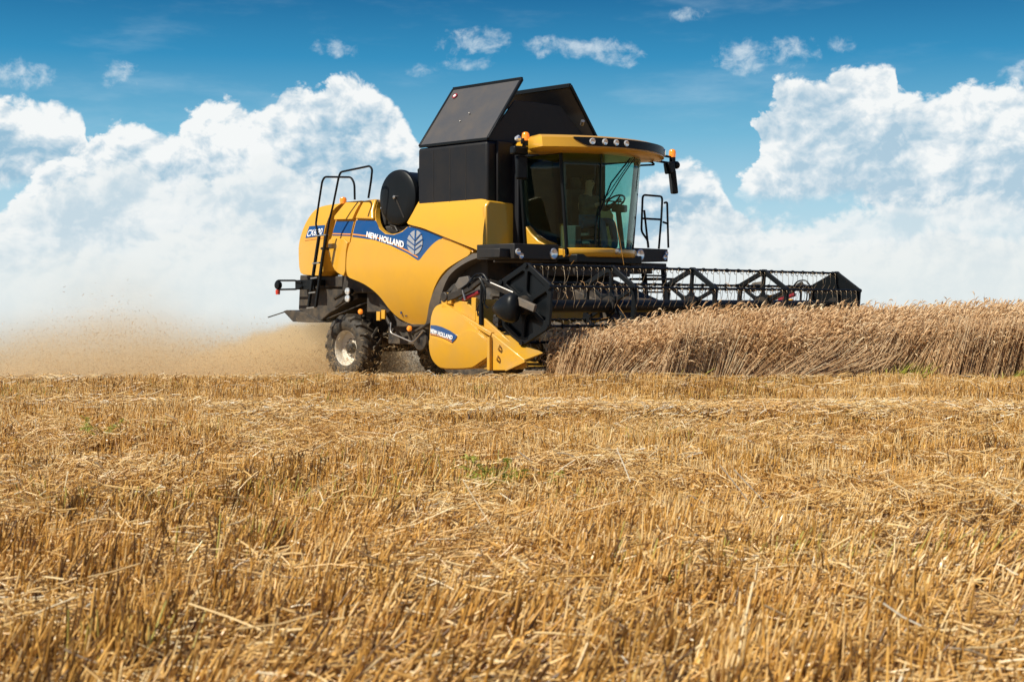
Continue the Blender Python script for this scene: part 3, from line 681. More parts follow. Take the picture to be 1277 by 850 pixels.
    sheet('blue_band', at([(379.5, 281.8), (401.5, 280.4), (401.5, 294), (377, 296.5)], HW), HW + .008, .012, BLU, hd, wr, .1, 0, mirror=mir)
    sheet('orange_line', at([(376.4, 298.6), (401.6, 295.6), (401.6, 297), (376.2, 300)], HW), HW + .008, .010, ORA, hd, wr, .1, 0, mirror=mir)
    if not mir:
        text_on('lettering', 'CX6.90', [pv(379, 295.3, HW), pv(400, 292.4, HW), pv(380, 286.6, HW), pv(400.4, 284.2, HW)], lambda a, b, h: P(a, HW + .012 + wr(a, b) + h, b), WHT, hd, bold=.008)
    # fender lip over the front wheel
    FL = [(595, 314.4), (607, 319.5), (593, 323), (580, 329.5), (568, 338), (560, 347), (550, 366), (542, 384), (536, 398), (530, 411), (521, 412), (513, 409), (520, 402), (526, 391), (534, 374), (546, 355), (558, 340), (572, 328.5), (584, 321)]
    sheet('front_fender', chaikin(at(FL, SIDE)), SIDE + .05, .30, GRY, ROOT, wr, .2, .02, mirror=mir)

# front corner panel (faces forward, next to the cab)
for mir in (False, True):
    pts = atu([(605, 249.2), (640, 253.6), (646, 257.5), (648.5, 266), (650.5, 318), (630, 318.5), (605, 317.5)], -3.12)
    if mir: pts = [(-a, b) for a, b in pts]
    sheet('front_corner_panel', chaikin(pts, 1, .12), -3.10, .10, YEL, ROOT, cross=True, bevel=.03, seg=3)

# inner body: hood core, engine deck, threshing body, chassis
bm = bmesh.new()
mbox(bm, -8.2, -7.2, -1.0, 1.0, .55, 1.66); finish('hood_core', bm, YEL, ROOT, bevel=.08, seg=3)
bm = bmesh.new(); mbox(bm, -7.2, -4.95, -1.30, 1.30, .2, 1.38); mbox(bm, -4.95, -3.25, -1.4, 1.4, -.1, 1.75)
mbox(bm, -6.55, -5.95, .55, 1.30, 1.38, 1.70); finish('body_core', bm, FRM, ROOT, bevel=.03)
bm = bmesh.new(); mbox(bm, -6.4, -5.1, -1.2, .4, 1.38, 1.95); mbox(bm, -6.0, -5.0, .5, 1.25, 1.38, 1.55)
tube(bm, [P(-5.6, -.2, 1.9), P(-5.6, -.2, 2.5)], .07, 12); finish('engine', bm, DRK, ROOT, bevel=.04)
bm = bmesh.new()
mbox(bm, -7.6, -3.0, -.62, .62, -.62, .25)
mbox(bm, -6.3, -3.2, .62, .95, -.72, -.38); mbox(bm, -6.3, -3.2, -.95, -.62, -.72, -.38)
mbox(bm, -5.6, -4.5, .75, 1.35, -.40, .25); mbox(bm, -5.6, -4.5, -1.35, -.75, -.40, .25)
mbox(bm, -6.6, -5.7, .7, 1.2, -.15, .30)
mbox(bm, -4.3, -2.6, -.8, .8, -.35, .75)
finish('chassis', bm, FRM, ROOT, bevel=.02)
# detail clutter of the underside: hoses, struts, boxes, pulleys
bm = bmesh.new()
for (a, b, r) in ((P(-7.6, 1.15, .10), P(-6.5, 1.2, .52), .03), (P(-7.5, 1.2, -.05), P(-6.2, 1.25, .50), .03), (P(-7.9, 1.1, -.28), P(-6.3, 1.15, .12), .018), (P(-6.2, 1.2, .40), P(-5.7, 1.2, -.35), .03),
                  (P(-6.45, 1.1, .15), P(-5.9, 1.15, -.5), .04), (P(-5.9, 1.25, .3), P(-5.35, 1.3, -.3), .022), (P(-6.9, 1.0, .35), P(-5.4, 1.25, .28), .028), (P(-5.1, 1.4, -.5), P(-4.6, 1.4, -.3), .03)):
    tube(bm, [a, b], r, 8)
for i in range(7):
    u = -6.1 + i * .16; mbox(bm, u, u + .09, 1.15, 1.24, .05 - .02 * i, .12 - .02 * i)
finish('underside_strut_group', bm, DRK, ROOT, bevel=.006); ROOT.children[-1].name = 'under_frame'
bm = bmesh.new(); tube(bm, rounded([P(-5.62, 1.45, -.32), P(-5.62, 1.47, -.50), P(-4.98, 1.5, -.66), P(-4.72, 1.5, -.46)], .08), .013, 8); finish('grab_step', bm, ALU, ROOT)
bm = bmesh.new(); lathe(bm, [(.0, -.03), (.17, -.03), (.19, 0), (.17, .03), (.05, .035), (0, .05)], P(-5.0, 1.30, -.62), (0, -1, 0), 24); finish('drive_pulley', bm, DRK, ROOT); bm = bmesh.new(); lathe(bm, [(.0, -.02), (.20, -.02), (.22, 0), (.20, .02), (0, .03)], P(-5.95, 1.26, .05), (0, -1, 0), 24); finish('drive_pulley', bm, DRK, ROOT)
for (px, py) in ((478, 392), (472, 394)):
    u, z = pv(px, py, 1.4); bm = bmesh.new(); mbox(bm, u - .05, u + .05, 1.37, 1.41, z - .08, z + .08); finish('yellow_sticker', bm, YDK, ROOT, bevel=.006)
for (px, py, v) in ((449, 388.5, 1.4), (510, 409.5, 1.52)):
    u, z = pv(px, py, v); bm = bmesh.new(); lathe(bm, [(0, -.03), (.045, -.03), (.05, 0), (.035, .02), (0, .025)], P(u, v, z), (0, -1, 0), 16); finish('side_reflector', bm, AMB, ROOT)
u, z = pv(433.5, 366.5, 1.45)
bm = bmesh.new(); lathe(bm, [(0, -.10), (.05, -.10), (.075, -.02), (.075, 0)], P(u, 1.45, z + .05), (0, -1, 0), 20); lathe(bm, [(0, -.10), (.05, -.10), (.075, -.02), (.075, 0)], P(u, 1.45, z - .08), (0, -1, 0), 20)
wl = finish('rear_work_lamp', bm, BLK, ROOT)
bm = bmesh.new()
for dz in (.05, -.08): lathe(bm, [(0, -.01), (.068, -.01), (.06, .012), (0, .022)], P(u, 1.455, z + dz), (0, -1, 0), 20)
finish('lens', bm, LMP, wl)
# small fuel cap mark and stickers on the side panel
for (px, py, s) in ((492.5, 389.8, .028), (493, 394, .012), (496.3, 393.8, .012), (498, 393.5, .012)):
    bm = bmesh.new(); u, z = pv(px, py, SIDE); bbox(bm, P(u, SIDE + .030 + wr(u, z) + .004, z), (s * 1.5, .008, s * 1.5))
    finish('panel_mark', bm, NAV, ROOT)
# round lamp on the engine deck
u, z = pv(428, 248.5, 1.3); bm = bmesh.new(); lathe(bm, [(.06, -.08), (.065, 0), (.05, .03), (0, .045)], P(u, 1.3, z), (0, 0, 1), 20); finish('rear_beacon', bm, AMB, ROOT)

# rotary screen
u0, z0 = pv(494, 246, 1.46)
bm = bmesh.new(); lathe(bm, [(0, .035), (.08, .03), (.30, .022), (.44, .012), (.475, -.01), (.485, -.05), (.485, -.09), (.455, -.11), (.455, -.75), (0, -.75)], P(u0, 1.44, z0), (0, -1, 0), 56)
rs = finish('rotary_screen', bm, BLK, ROOT, smooth=30)
bm = bmesh.new(); lathe(bm, [(0, 0), (.03, 0), (.03, .04), (0, .05)], P(u0, 1.475, z0), (0, -1, 0), 14); finish('hub', bm, ALU, rs)
bm = bmesh.new(); bar(bm, P(u0 + .02, 1.478, z0 - .03), P(u0 + .20, 1.455, z0 - .36), .03, .008, up=(0, 1, 0)); finish('brush_arm', bm, DRK, rs)
bm = bmesh.new(); tube(bm, [P(u0 - .25, 1.38, z0 - .48), P(u0 - .1, 1.40, z0 - .5), P(u0, 1.42, z0 - .6)], .02, 8); mbox(bm, u0 - .3, u0 + .4, .9, 1.35, z0 - .95, z0 - .50); finish('screen_base', bm, DRK, rs, bevel=.02)

# grain tank
bm = bmesh.new()
ZB, ZT = 1.45, 2.66
mbox(bm, -4.90, -3.18, -1.46, 1.46, ZB, ZT)
tank = finish('grain_tank', bm, TNK, ROOT, bevel=.05, seg=4)
for k, u in enumerate((-4.50, -4.09, -3.70)):
    bm = bmesh.new(); mbox(bm, u - .006, u + .006, 1.452, 1.464, ZB, ZT - .06); finish('panel_joint', bm, DRK, tank)
bm = bmesh.new(); mbox(bm, -3.175, -3.13, -1.3, 1.28, ZB + .02, ZT + .02); mbox(bm, -3.17, -2.98, -.95, .95, .6, 2.5); finish('front_bulkhead', bm, TNK, tank, bevel=.02)
bm = bmesh.new(); tube(bm, [P(-4.86, 1.30, 2.0), P(-4.98, 1.32, 2.05), P(-5.0, 1.32, 2.3), P(-4.88, 1.3, 2.4)], .05, 10); finish('side_pipe', bm, BLK, tank)
def lid(sgn, vb, zb, vt, zt, u0, u1):
    bm = bmesh.new(); n = Vector((0, -(zt - zb) * sgn, (vb - vt) * sgn * sgn)); 
    a0, a1, b0_, b1_ = P(u0, vb, zb), P(u1, vb, zb), P(u0 + .02, vt, zt), P(u1 + .02, vt, zt)
    no = (a1 - a0).cross(b0_ - a0).normalized() * .03
    vs_ = [bm.verts.new(q + no * s) for s in (-.5, .5) for q in (a0, a1, b1_, b0_)]
    for f in ((0, 1, 2, 3), (7, 6, 5, 4), (0, 4, 5, 1), (1, 5, 6, 2), (2, 6, 7, 3), (3, 7, 4, 0)): bm.faces.new([vs_[i] for i in f])
    bmesh.ops.subdivide_edges(bm, edges=bm.edges, cuts=3, use_grid_fill=True)
    o = finish('tank_lid', bm, LID, ROOT, bevel=.008)
    bm = bmesh.new(); bar(bm, b0_, b1_, .06, .075); bar(bm, a1, b1_, .05, .05); bar(bm, a0, b0_, .05, .05); bar(bm, a0, a1, .04, .05)
    finish('lid_rim', bm, BLK, o, bevel=.008)
    return o
l1 = lid(1, 1.45, 2.69, .68, 3.74, -4.86, -3.18)
u_, v_ = -4.66, .80
bm = bmesh.new(); lathe(bm, [(0, -.01), (.055, -.01), (.055, .004), (0, .006)], P(u_, v_ + .02, 3.60), (0, -.81, .59), 20)
rd_ = finish('round_sticker', bm, MAR, l1)
bm = bmesh.new(); lathe(bm, [(0, -.008), (.028, -.008), (.028, .008), (0, .010)], P(u_, v_ + .022, 3.60), (0, -.81, .59), 16); bm_o = finish('latch_pin', bm, WHT, l1)
for (uu, vv, zz) in ((-3.98, 1.10, 3.20), (-4.12, 1.18, 3.07)):
    bm = bmesh.new(); lathe(bm, [(0, -.01), (.014, -.01), (.012, .012), (0, .016)], P(uu, vv, zz) + Vector((0, -.015, .01)), (0, -.81, .59), 10); finish('lid_bolt', bm, ALU, l1)
l2 = lid(-1, -1.45, 2.60, -.50, 3.76, -4.86, -3.18)
gab = [(1.38, 2.68), (.78, 3.36), (.72, 3.40), (-.35, 3.40), (-.92, 2.98), (-1.30, 2.64)]
sheet('front_gable', gab, -3.26, .03, TNK, ROOT, cross=True, bevel=.006)
sheet('rear_gable', gab, -4.80, .03, TNK, ROOT, cross=True, bevel=.006)
bm = bmesh.new(); tube(bm, [P(-3.22, -.86, 3.12), P(-3.16, -.82, 3.18)], .035, 8); finish('lid_latch', bm, ALU, l2)

# ---------------------------------------------------------------- cab
CF = -2.00                                       # front corners of the cab
def front_arc(v, bulge, vmax): return CF + bulge * (1 - (v / vmax) ** 2)
cabn = empty('cab', (0, 0, 0)); cabn.parent = ROOT
bm = bmesh.new()                                 # floor and rear wall
mbox(bm, -2.98, -1.80, -.80, .80, .66, .80); mbox(bm, -3.04, -2.98, -.92, .92, .66, 2.44)
bm_floor = finish('cab_shell', bm, BLK, ROOT, bevel=.02); CAB = bm_floor; bpy.data.objects.remove(cabn)
# windscreen: curved and leaning forward to the top
def pane(name, grid_pts, m, parent, th=.006):
    bm = bmesh.new(); rows = [[bm.verts.new(p) for p in row] for row in grid_pts]
    for a, b in zip(rows, rows[1:]):
        for i in range(len(a) - 1): bm.faces.new((a[i], a[i + 1], b[i + 1], b[i]))
    o = finish(name, bm, m, parent, smooth=60); s = o.modifiers.new('thickness', 'SOLIDIFY'); s.thickness = th; return o
ZC0, ZC1 = .86, 2.405
def wall_v(z, side): return side * (.80 + .16 * (z - ZC0) / (ZC1 - ZC0))
def ws_pt(s, z):                                  # s -1..1 across the screen
    vm_ = abs(wall_v(z, 1)); f = (z - ZC0) / (ZC1 - ZC0); v = s * vm_
    return P(CF + .02 + (.30 + .05 * f) * (1 - abs(s) ** 2.4) + .06 * f - .04, v, z)
rows = [[ws_pt(-1 + 2 * i / 28, ZC0 + (ZC1 - ZC0) * j / 8) for i in range(29)] for j in range(9)]
pane('windscreen', rows, GLA, CAB)
for sd_ in (1, -1):
    curve_bottom = [(-2.90, 1.28), (-2.80, 1.16), (-2.65, 1.04), (-2.45, .95), (-2.25, .90), (-2.06, .88)]
    rows = []
    for j in range(7):
        row = []
        for (u, zb) in curve_bottom:
            z = zb + (2.42 - zb) * j / 6; row.append(P(u, wall_v(z, sd_), z))
        rows.append(row)
    pane('side_window', rows, GLA, CAB)
    bm = bmesh.new()                              # corner pillar, rear pillar, top rail
    for (u, w_) in ((-2.03, .050), (-2.93, .10)):
        bar(bm, P(u, wall_v(.80, sd_), .80), P(u + .02, wall_v(2.44, sd_), 2.44), w_, .05, up=(1, 0, 0))
    bar(bm, P(-2.95, wall_v(2.42, sd_), 2.43), P(-2.0, wall_v(2.42, sd_), 2.43), .05, .07)
    finish('pillar', bm, BLK, CAB, bevel=.01)
    bm = bmesh.new()                              # yellow sill that sweeps up to the rear
    lo = [(u, .78) for u, _ in curve_bottom]; pts = [(u, z + .0) for u, z in curve_bottom] + lo[::-1]
    f = bm.faces.new([bm.verts.new(P(u, wall_v(z, sd_) + .015 * sd_, z)) for u, z in pts]); r = bmesh.ops.extrude_face_region(bm, geom=[f])
    bmesh.ops.translate(bm, verts=[q for q in r['geom'] if isinstance(q, bmesh.types.BMVert)], vec=(0, .05 * sd_, 0))
    finish('side_sill', bm, YEL, CAB, bevel=.01)
# yellow apron under the windscreen
rows = [[ws_pt(-1.04 + 2.08 * i / 28, z) + Vector((.06 + dx, 0, 0)) for i in range(29)] for z, dx in ((.90, 0.0), (.885, .03), (.84, .04), (.78, .03), (.76, 0), (.76, -.10), (.90, -.10), (.90, 0))]
bm = bmesh.new(); R_ = [[bm.verts.new(p) for p in row] for row in rows]
for a, b in zip(R_, R_[1:]):
    for i in range(28): bm.faces.new((a[i], a[i + 1], b[i + 1], b[i]))
finish('apron', bm, YEL, CAB, smooth=50)
bm = bmesh.new(); q = ws_pt(.05, .90); lathe(bm, [(0, -.05), (.05, -.04), (.055, 0), (.03, .03), (0, .035)], q + Vector((.12, 0, -.05)), (1, 0, .1), 18); finish('wiper_hub', bm, ALU, CAB)
# seams and wipers
bm = bmesh.new(); tube(bm, [ws_pt(.42, z) + Vector((.012, 0, 0)) for z in np.linspace(.88, 2.40, 8)], .010, 6)
finish('screen_seam', bm, BLK, CAB); bm = bmesh.new(); tube(bm, [ws_pt(-.74, z) + Vector((-.06, 0, 0)) for z in np.linspace(.80, 2.42, 6)], .045, 8); finish('screen_post', bm, BLK, CAB)
bm = bmesh.new()
tube(bm, [ws_pt(-.42, 2.40) + Vector((.03, 0, 0)), ws_pt(-.05, 2.05) + Vector((.03, 0, 0)), ws_pt(.28, 1.66) + Vector((.03, 0, 0))], .009, 6)
tube(bm, [ws_pt(-.34, 2.40) + Vector((.04, 0, 0)), ws_pt(.02, 2.05) + Vector((.04, 0, 0)), ws_pt(.31, 1.74) + Vector((.04, 0, 0))], .007, 6)
tube(bm, [ws_pt(-.28, 2.38) + Vector((.02, 0, 0)), ws_pt(.2, 1.95) + Vector((.02, 0, 0)), ws_pt(.46, 1.42) + Vector((.02, 0, 0))], .012, 6)
tube(bm, [ws_pt(.40, 1.70) + Vector((.02, 0, 0)), ws_pt(.5, 1.3) + Vector((.02, 0, 0)), ws_pt(.52, .95) + Vector((.02, 0, 0))], .010, 6)
finish('wiper', bm, BLK, CAB)
# roof with forward visor: loft of outlines
def roof_ring(z, grow, fr, vs_, back=-3.12):
    pts = []
    for i in range(33):                            # front arc from right (+v) to left
        s = math.cos(math.pi * i / 32); v = s * vs_; u = -2.12 + fr * (1 - abs(s) ** 2.2) + .0
        pts.append((u + grow, v))
    pts += [(-2.32, -vs_ * .93), (-2.5, -vs_ * .72), (back, -vs_ * .60), (back, vs_ * .60), (-2.5, vs_ * .72), (-2.32, vs_ * .93)]
    return [P(u, v, z) for u, v in pts]
rings = [roof_ring(2.405, -.02, .40, 1.02), roof_ring(2.41, .12, .52, 1.24), roof_ring(2.43, .19, .60, 1.42), roof_ring(2.47, .22, .62, 1.49), roof_ring(2.62, .20, .62, 1.49), roof_ring(2.665, .12, .58, 1.44), roof_ring(2.69, -.02, .50, 1.32), roof_ring(2.71, -.3, .35, 1.0, -3.05)]
bm = bmesh.new(); RR = [[bm.verts.new(p) for p in r_] for r_ in rings]
for a, b in zip(RR, RR[1:]):
    for i in range(len(a)): bm.faces.new((a[i], a[(i + 1) % len(a)], b[(i + 1) % len(a)], b[i]))
bm.faces.new(RR[0][::-1]); bm.faces.new(RR[-1]); roof = finish('cab_roof', bm, YEL, CAB, smooth=50)
# black lamp band in the visor
def band_pt(s, z, off):
    vs_ = 1.49; v = s * vs_; u = -2.12 + .62 * (1 - abs(s) ** 2.2) + .205; return P(u + off, v, z)
bm = bmesh.new(); ring = []
N_ = 36
for i in range(N_ + 1):
    s = .74 - 1.72 * i / N_; e_ = min(1, min(i, N_ - i) / 3 + .15)
    zt, zb_ = 2.625, 2.625 - .135 * e_
    ring.append([bm.verts.new(band_pt(s, zb_, .0)), bm.verts.new(band_pt(s, zb_, .024)), bm.verts.new(band_pt(s, zt, .020)), bm.verts.new(band_pt(s, zt, -.01))])
for a, b in zip(ring, ring[1:]):
    for k in range(3): bm.faces.new((a[k], b[k], b[k + 1], a[k + 1]))
lb = finish('lamp_band', bm, BLK, roof, smooth=50)
for s in (.56, .42, .28, .14, -.84, -.92):
    bm = bmesh.new(); o_ = band_pt(s, 2.56, .03); lathe(bm, [(.050, -.03), (.052, .004), (.044, .012), (.02, .008), (0, .006)], o_, (1, -.25 * s * 3 if abs(s) > .5 else -.2 * s, -.12), 20)
    finish('roof_lamp', bm, LMP, roof)
# mirrors, beacons
for sd_ in (1, -1):
    if sd_ == 1:
        arm = [P(-2.5, 1.30, 2.55), P(-2.5, 1.62, 2.55)]; mc = pu(650.5, 209, -2.45); bc = pu(655.5, 171, -2.45); U = -2.45
    else:
        arm = [P(-2.15, -1.45, 2.55), P(-2.15, -1.85, 2.60)]; mc = pu(839.5, 224, -2.15); bc = pu(838.5, 192, -2.15); U = -2.15
    bm = bmesh.new(); mv, mz = mc
    if sd_ == 1:
        bar(bm, P(U, 1.2, 2.60), P(U, mv, 2.60), .05, .09); bar(bm, P(U, 1.2, 2.50), P(U, mv + .1, 2.48), .05, .05)
    else:
        tube(bm, rounded([P(U, -1.5, 2.58), P(U, mv + .02, 2.56), P(U, mv - .02, 2.40)], .06), .022, 8); tube(bm, [P(U, -1.5, 2.47), P(U, mv, 2.45)], .022, 8)
        for vv in (-1.62, -1.72): tube(bm, [P(U, vv, 2.58), P(U, vv, 2.47)], .012, 6)
        finish('roof_grip', (lambda b_: (tube(b_, rounded([P(-2.0, -1.0, 2.34), P(-1.9, -1.25, 2.36), P(-2.0, -1.28, 2.42), P(-2.1, -1.1, 2.44)], .05), .018, 6), b_)[1])(bmesh.new()), BLK, ROOT)
    ma = finish('mirror_arm', bm, BLK, ROOT, bevel=.005)
    bm = bmesh.new()
    if sd_ == 1:
        bbox(bm, P(U, mv, mz), (.09, .20, .38), Matrix.Rotation(R(-20), 4, 'Z')); bbox(bm, P(U - .02, mv + .04, mz + .27), (.16, .27, .14), Matrix.Rotation(R(-15), 4, 'Z'))
    else:
        bbox(bm, P(U, mv, mz - .04), (.10, .16, .42), Matrix.Rotation(R(10), 4, 'X') @ Matrix.Rotation(R(60), 4, 'Z')); bbox(bm, P(U, mv + .10, mz + .20), (.14, .17, .20), Matrix.Rotation(R(14), 4, 'X'))
        lathe(bm, [(0, -.06), (.06, -.05), (.075, 0), (.05, .05), (0, .06)], P(U, mv - .09, mz + .26), (1, 0, 0), 14)
    mi = finish('mirror', bm, BLK, ma, bevel=.035, seg=4)
    bm = bmesh.new(); bv, bz = bc; lathe(bm, [(.055, -.14), (.055, -.06)], P(U, bv, bz), (0, 0, 1), 16); finish('beacon_base', bm, BLK, ma)
    bm = bmesh.new(); lathe(bm, [(.058, -.06), (.062, .0), (.058, .05), (.04, .075), (0, .085)], P(U, bv, bz), (0, 0, 1), 22); finish('beacon', bm, AMB, ma)
bm = bmesh.new(); v0, z0_ = pu(645, 173, -2.45); lathe(bm, [(0, -.05), (.04, -.05), (.055, .0), (.04, .02), (0, .028)], P(-2.42, v0, z0_), (1, 0, 0), 16); finish('mirror_lamp', bm, LMP, ROOT)
# driver's seat, steering column, consoles
bm = bmesh.new(); mbox(bm, -2.85, -2.38, -.58, -.12, 1.12, 1.27); mbox(bm, -2.95, -2.82, -.56, -.14, 1.25, 1.95); mbox(bm, -2.95, -2.84, -.46, -.24, 1.95, 2.15); mbox(bm, -2.75, -2.45, -.50, -.2, .80, 1.12)
finish('driver_seat', bm, SEAT, CAB, bevel=.04, seg=3)
bm = bmesh.new(); tube(bm, [P(-1.86, -.38, .80), P(-1.98, -.38, 1.66)], .045, 10); mbox(bm, -2.02, -1.86, -.50, -.26, 1.52, 1.64); finish('steering_column', bm, TAN, CAB, bevel=.02)
bm = bmesh.new(); mbox(bm, -2.75, -2.4, .05, .2, .8, 1.30); finish('control_console', bm, SEAT, CAB, bevel=.02)
bm = bmesh.new(); n_ = 24
rim_ = [P(-2.02 + .11 * math.cos(t), -.38 + .19 * math.sin(t), 1.70 + .10 * math.cos(t)) for t in np.linspace(0, 2 * math.pi, n_ + 1)]
tube(bm, rim_, .015, 8, cap=False); tube(bm, [rim_[0], rim_[12]], .012, 6); tube(bm, [rim_[6], rim_[18]], .012, 6); finish('steering_wheel', bm, BLK, CAB)

# walkway light boxes either side of the cab front
def lightbox(vi, vo, zi0, zi1, zo0, zo1, lamps, sgn):
    bm = bmesh.new(); pts = [(vi, zi0), (vo, zo0), (vo, zo1), (vi, zi1)]
    f = bm.faces.new([bm.verts.new(P(-2.02, a, b)) for a, b in pts]); r = bmesh.ops.extrude_face_region(bm, geom=[f])
    bmesh.ops.translate(bm, verts=[q for q in r['geom'] if isinstance(q, bmesh.types.BMVert)], vec=(-.85, 0, 0))
    o = finish('light_box', bm, GRYB, ROOT, bevel=.012)
    for (v, z, r_) in lamps:
        bm = bmesh.new(); lathe(bm, [(r_ * 1.15, -.03), (r_ * 1.15, .008), (r_, .014), (r_ * .5, .006), (0, .004)], P(-2.01, v, z), (1, 0, 0), 20); finish('work_lamp', bm, LMP, o)
GRYB = mat('charcoal_panel', (.018, .018, .019), .5, noise=.3, dust=.10, spec=.3)
A = pu(641.5, 303, -2.02); B = pu(699, 305, -2.02); C_ = pu(641, 322, -2.02); D_ = pu(699, 324, -2.02)
lightbox(.99, A[0], .70, .945, .70, .94, [(pu(690, 314.5, -2)[0] - .02, .80, .075), (A[0] - .07, .81, .045), (A[0] - .14, .75, .042)], 1)
bm = bmesh.new(); mbox(bm, -2.6, -2.12, A[0], A[0] + .22, .72, .86); finish('step_end', bm, GRYB, ROOT, bevel=.01)
E1 = pu(833, 309, -2.02)
lightbox(-.80, E1[0], .70, .945, .73, .945, [(pu(799, 316, -2)[0], .83, .085), (E1[0] + .05, .87, .035), (E1[0] + .10, .80, .04)], -1)
bm = bmesh.new(); mbox(bm, -2.9, -2.10, .95, 1.6, .665, .70); finish('platform', bm, FRM, ROOT, bevel=.01)
bm = bmesh.new(); mbox(bm, -3.1, -2.05, -1.75, -.8, .60, .70); mbox(bm, -2.6, -2.2, -1.55, -.85, .52, .60)
finish('platform', bm, FRM, ROOT, bevel=.01)
# left platform rails and ladder
for path in ([(808.6, 309), (808, 300), (799.8, 288.6), (801.5, 243), (826, 245), (824.8, 271), (821.6, 310)], [(803.4, 262), (808.5, 309)], [(801, 272.4), (824, 273.7)], [(828.5, 253), (832, 252), (833.5, 309)], [(827, 277), (833, 279)]):
    bm = bmesh.new(); tube(bm, rounded([P(-2.5, *pu(x, y, -2.5)) for x, y in path], .07), .019, 8); finish('platform_rail', bm, BLK, ROOT)
bm = bmesh.new()
for vv in (-1.78, -2.32): bar(bm, P(-2.60, vv, .70), P(-2.45, vv, -.75), .04, .09)
for k in range(5): bar(bm, P(-2.58 + .03 * k, -1.78, .50 - .29 * k), P(-2.58 + .03 * k, -2.32, .50 - .29 * k), .14, .03)
mbox(bm, -2.9, -2.3, -2.35, -1.75, .42, .46)
finish('cab_ladder', bm, FRM, ROOT)
# rear ladder and handrails on the near side
for path in ([(398, 298), (394, 280), (394.2, 276.5), (397.6, 253), (401.8, 226), (405, 220.6), (438, 221), (442, 229), (442.4, 249)],
             [(407, 298), (410.6, 275), (415.3, 256.5), (422.6, 220), (425, 214.5), (461, 207), (464.2, 211), (463, 223.7), (459.4, 247)]):
    bm = bmesh.new(); tube(bm, rounded([P(pv(x, y, 1.78)[0], 1.78, pv(x, y, 1.78)[1]) for x, y in path], .07), .019, 8); finish('hand_rail', bm, BLK, ROOT)
lad = None
bm = bmesh.new()
for path in ([(398, 294), (394, 320), (384.7, 383.5)], [(407.5, 292), (402.4, 320), (394, 382)]):
    p3 = [P(pv(x, y, 1.8)[0], 1.8, pv(x, y, 1.8)[1]) for x, y in path]
    for a, b in zip(p3, p3[1:]): bar(bm, a, b, .045, .050, up=(0, 1, 0))
lad = finish('rear_ladder', bm, BLK, ROOT, bevel=.006)
for (xa, xb, yy) in ((395, 408, 293.5), (391, 399.5, 328), (389, 397, 346.5), (386.5, 395, 364.7), (384, 393.5, 383.5)):
    a = pv(xa, yy + .6, 1.8); b = pv(xb, yy - .6, 1.8); bm = bmesh.new(); bar(bm, P(a[0], 1.8, a[1]), P(b[0], 1.8, b[1]), .07, .022); finish('rung', bm, ALU, lad)
bm = bmesh.new()                                   # ladder holder
tube(bm, [P(-7.15, 1.8, 1.0), P(-7.2, 1.4, 1.0)], .025, 8); finish('ladder_bracket', bm, DRK, ROOT); bm = bmesh.new(); tube(bm, [P(-7.3, 1.8, .3), P(-7.3, 1.2, .3)], .025, 8); finish('ladder_bracket', bm, DRK, ROOT)
# straw chopper, spreader and tail lamp bracket
bm = bmesh.new()
pts = at([(374, 343), (440, 345), (446, 372), (412, 390), (398, 402), (372, 386)], 1.15)
for s_ in (1.15, -1.15): pass
f = bm.faces.new([bm.verts.new(P(a, 1.15, b)) for a, b in pts]); r = bmesh.ops.extrude_face_region(bm, geom=[f]); bmesh.ops.translate(bm, verts=[q for q in r['geom'] if isinstance(q, bmesh.types.BMVert)], vec=(0, 2.3, 0))
finish('straw_chopper', bm, FRM, ROOT, bevel=.02)
bm = bmesh.new(); pts = at([(353, 388), (357, 386.5), (372, 388), (381, 390), (402, 402), (384, 402), (365, 401)], 1.2)
f = bm.faces.new([bm.verts.new(P(a, 1.2, b)) for a, b in pts]); r = bmesh.ops.extrude_face_region(bm, geom=[f]); bmesh.ops.translate(bm, verts=[q for q in r['geom'] if isinstance(q, bmesh.types.BMVert)], vec=(0, 2.4, 0))
tl_ = finish('spreader_flap', bm, FRM, ROOT, bevel=.01)
bm = bmesh.new(); a, b = pv(334.5, 395.5, 1.2), pv(356, 388.5, 1.2); tube(bm, [P(a[0], 1.2, a[1]), P(b[0], 1.2, b[1])], .012, 6); finish('deflector_rod', bm, DRK, tl_)
bm = bmesh.new(); pz = [pv(x, y, 1.45) for x, y in ((376, 352), (368, 349.7), (346, 349.7), (343, 354), (346, 361), (370, 360.5), (377, 357))]
tube(bm, rounded([P(a, 1.45, b) for a, b in pz], .05), .018, 8); a, b = pv(374, 355, 1.4); mbox(bm, a - .12, a + .45, 1.1, 1.42, b - .09, b + .09)
tb = finish('tail_lamp_bracket', bm, BLK, ROOT)
a, b = pv(347, 355.5, 1.45); bm = bmesh.new(); lathe(bm, [(0, -.04), (.07, -.04), (.08, 0), (.07, .04), (0, .05)], P(a, 1.45, b), (0, -1, 0), 20); finish('round_lamp', bm, BLK, tb)
a, b = pv(346.5, 364.5, 1.45); bm = bmesh.new(); lathe(bm, [(0, -.04), (.04, -.04), (.045, 0), (.045, .05), (0, .06)], P(a, 1.45, b), (0, 0, 1), 14); finish('tail_lamp', bm, RED, tb)

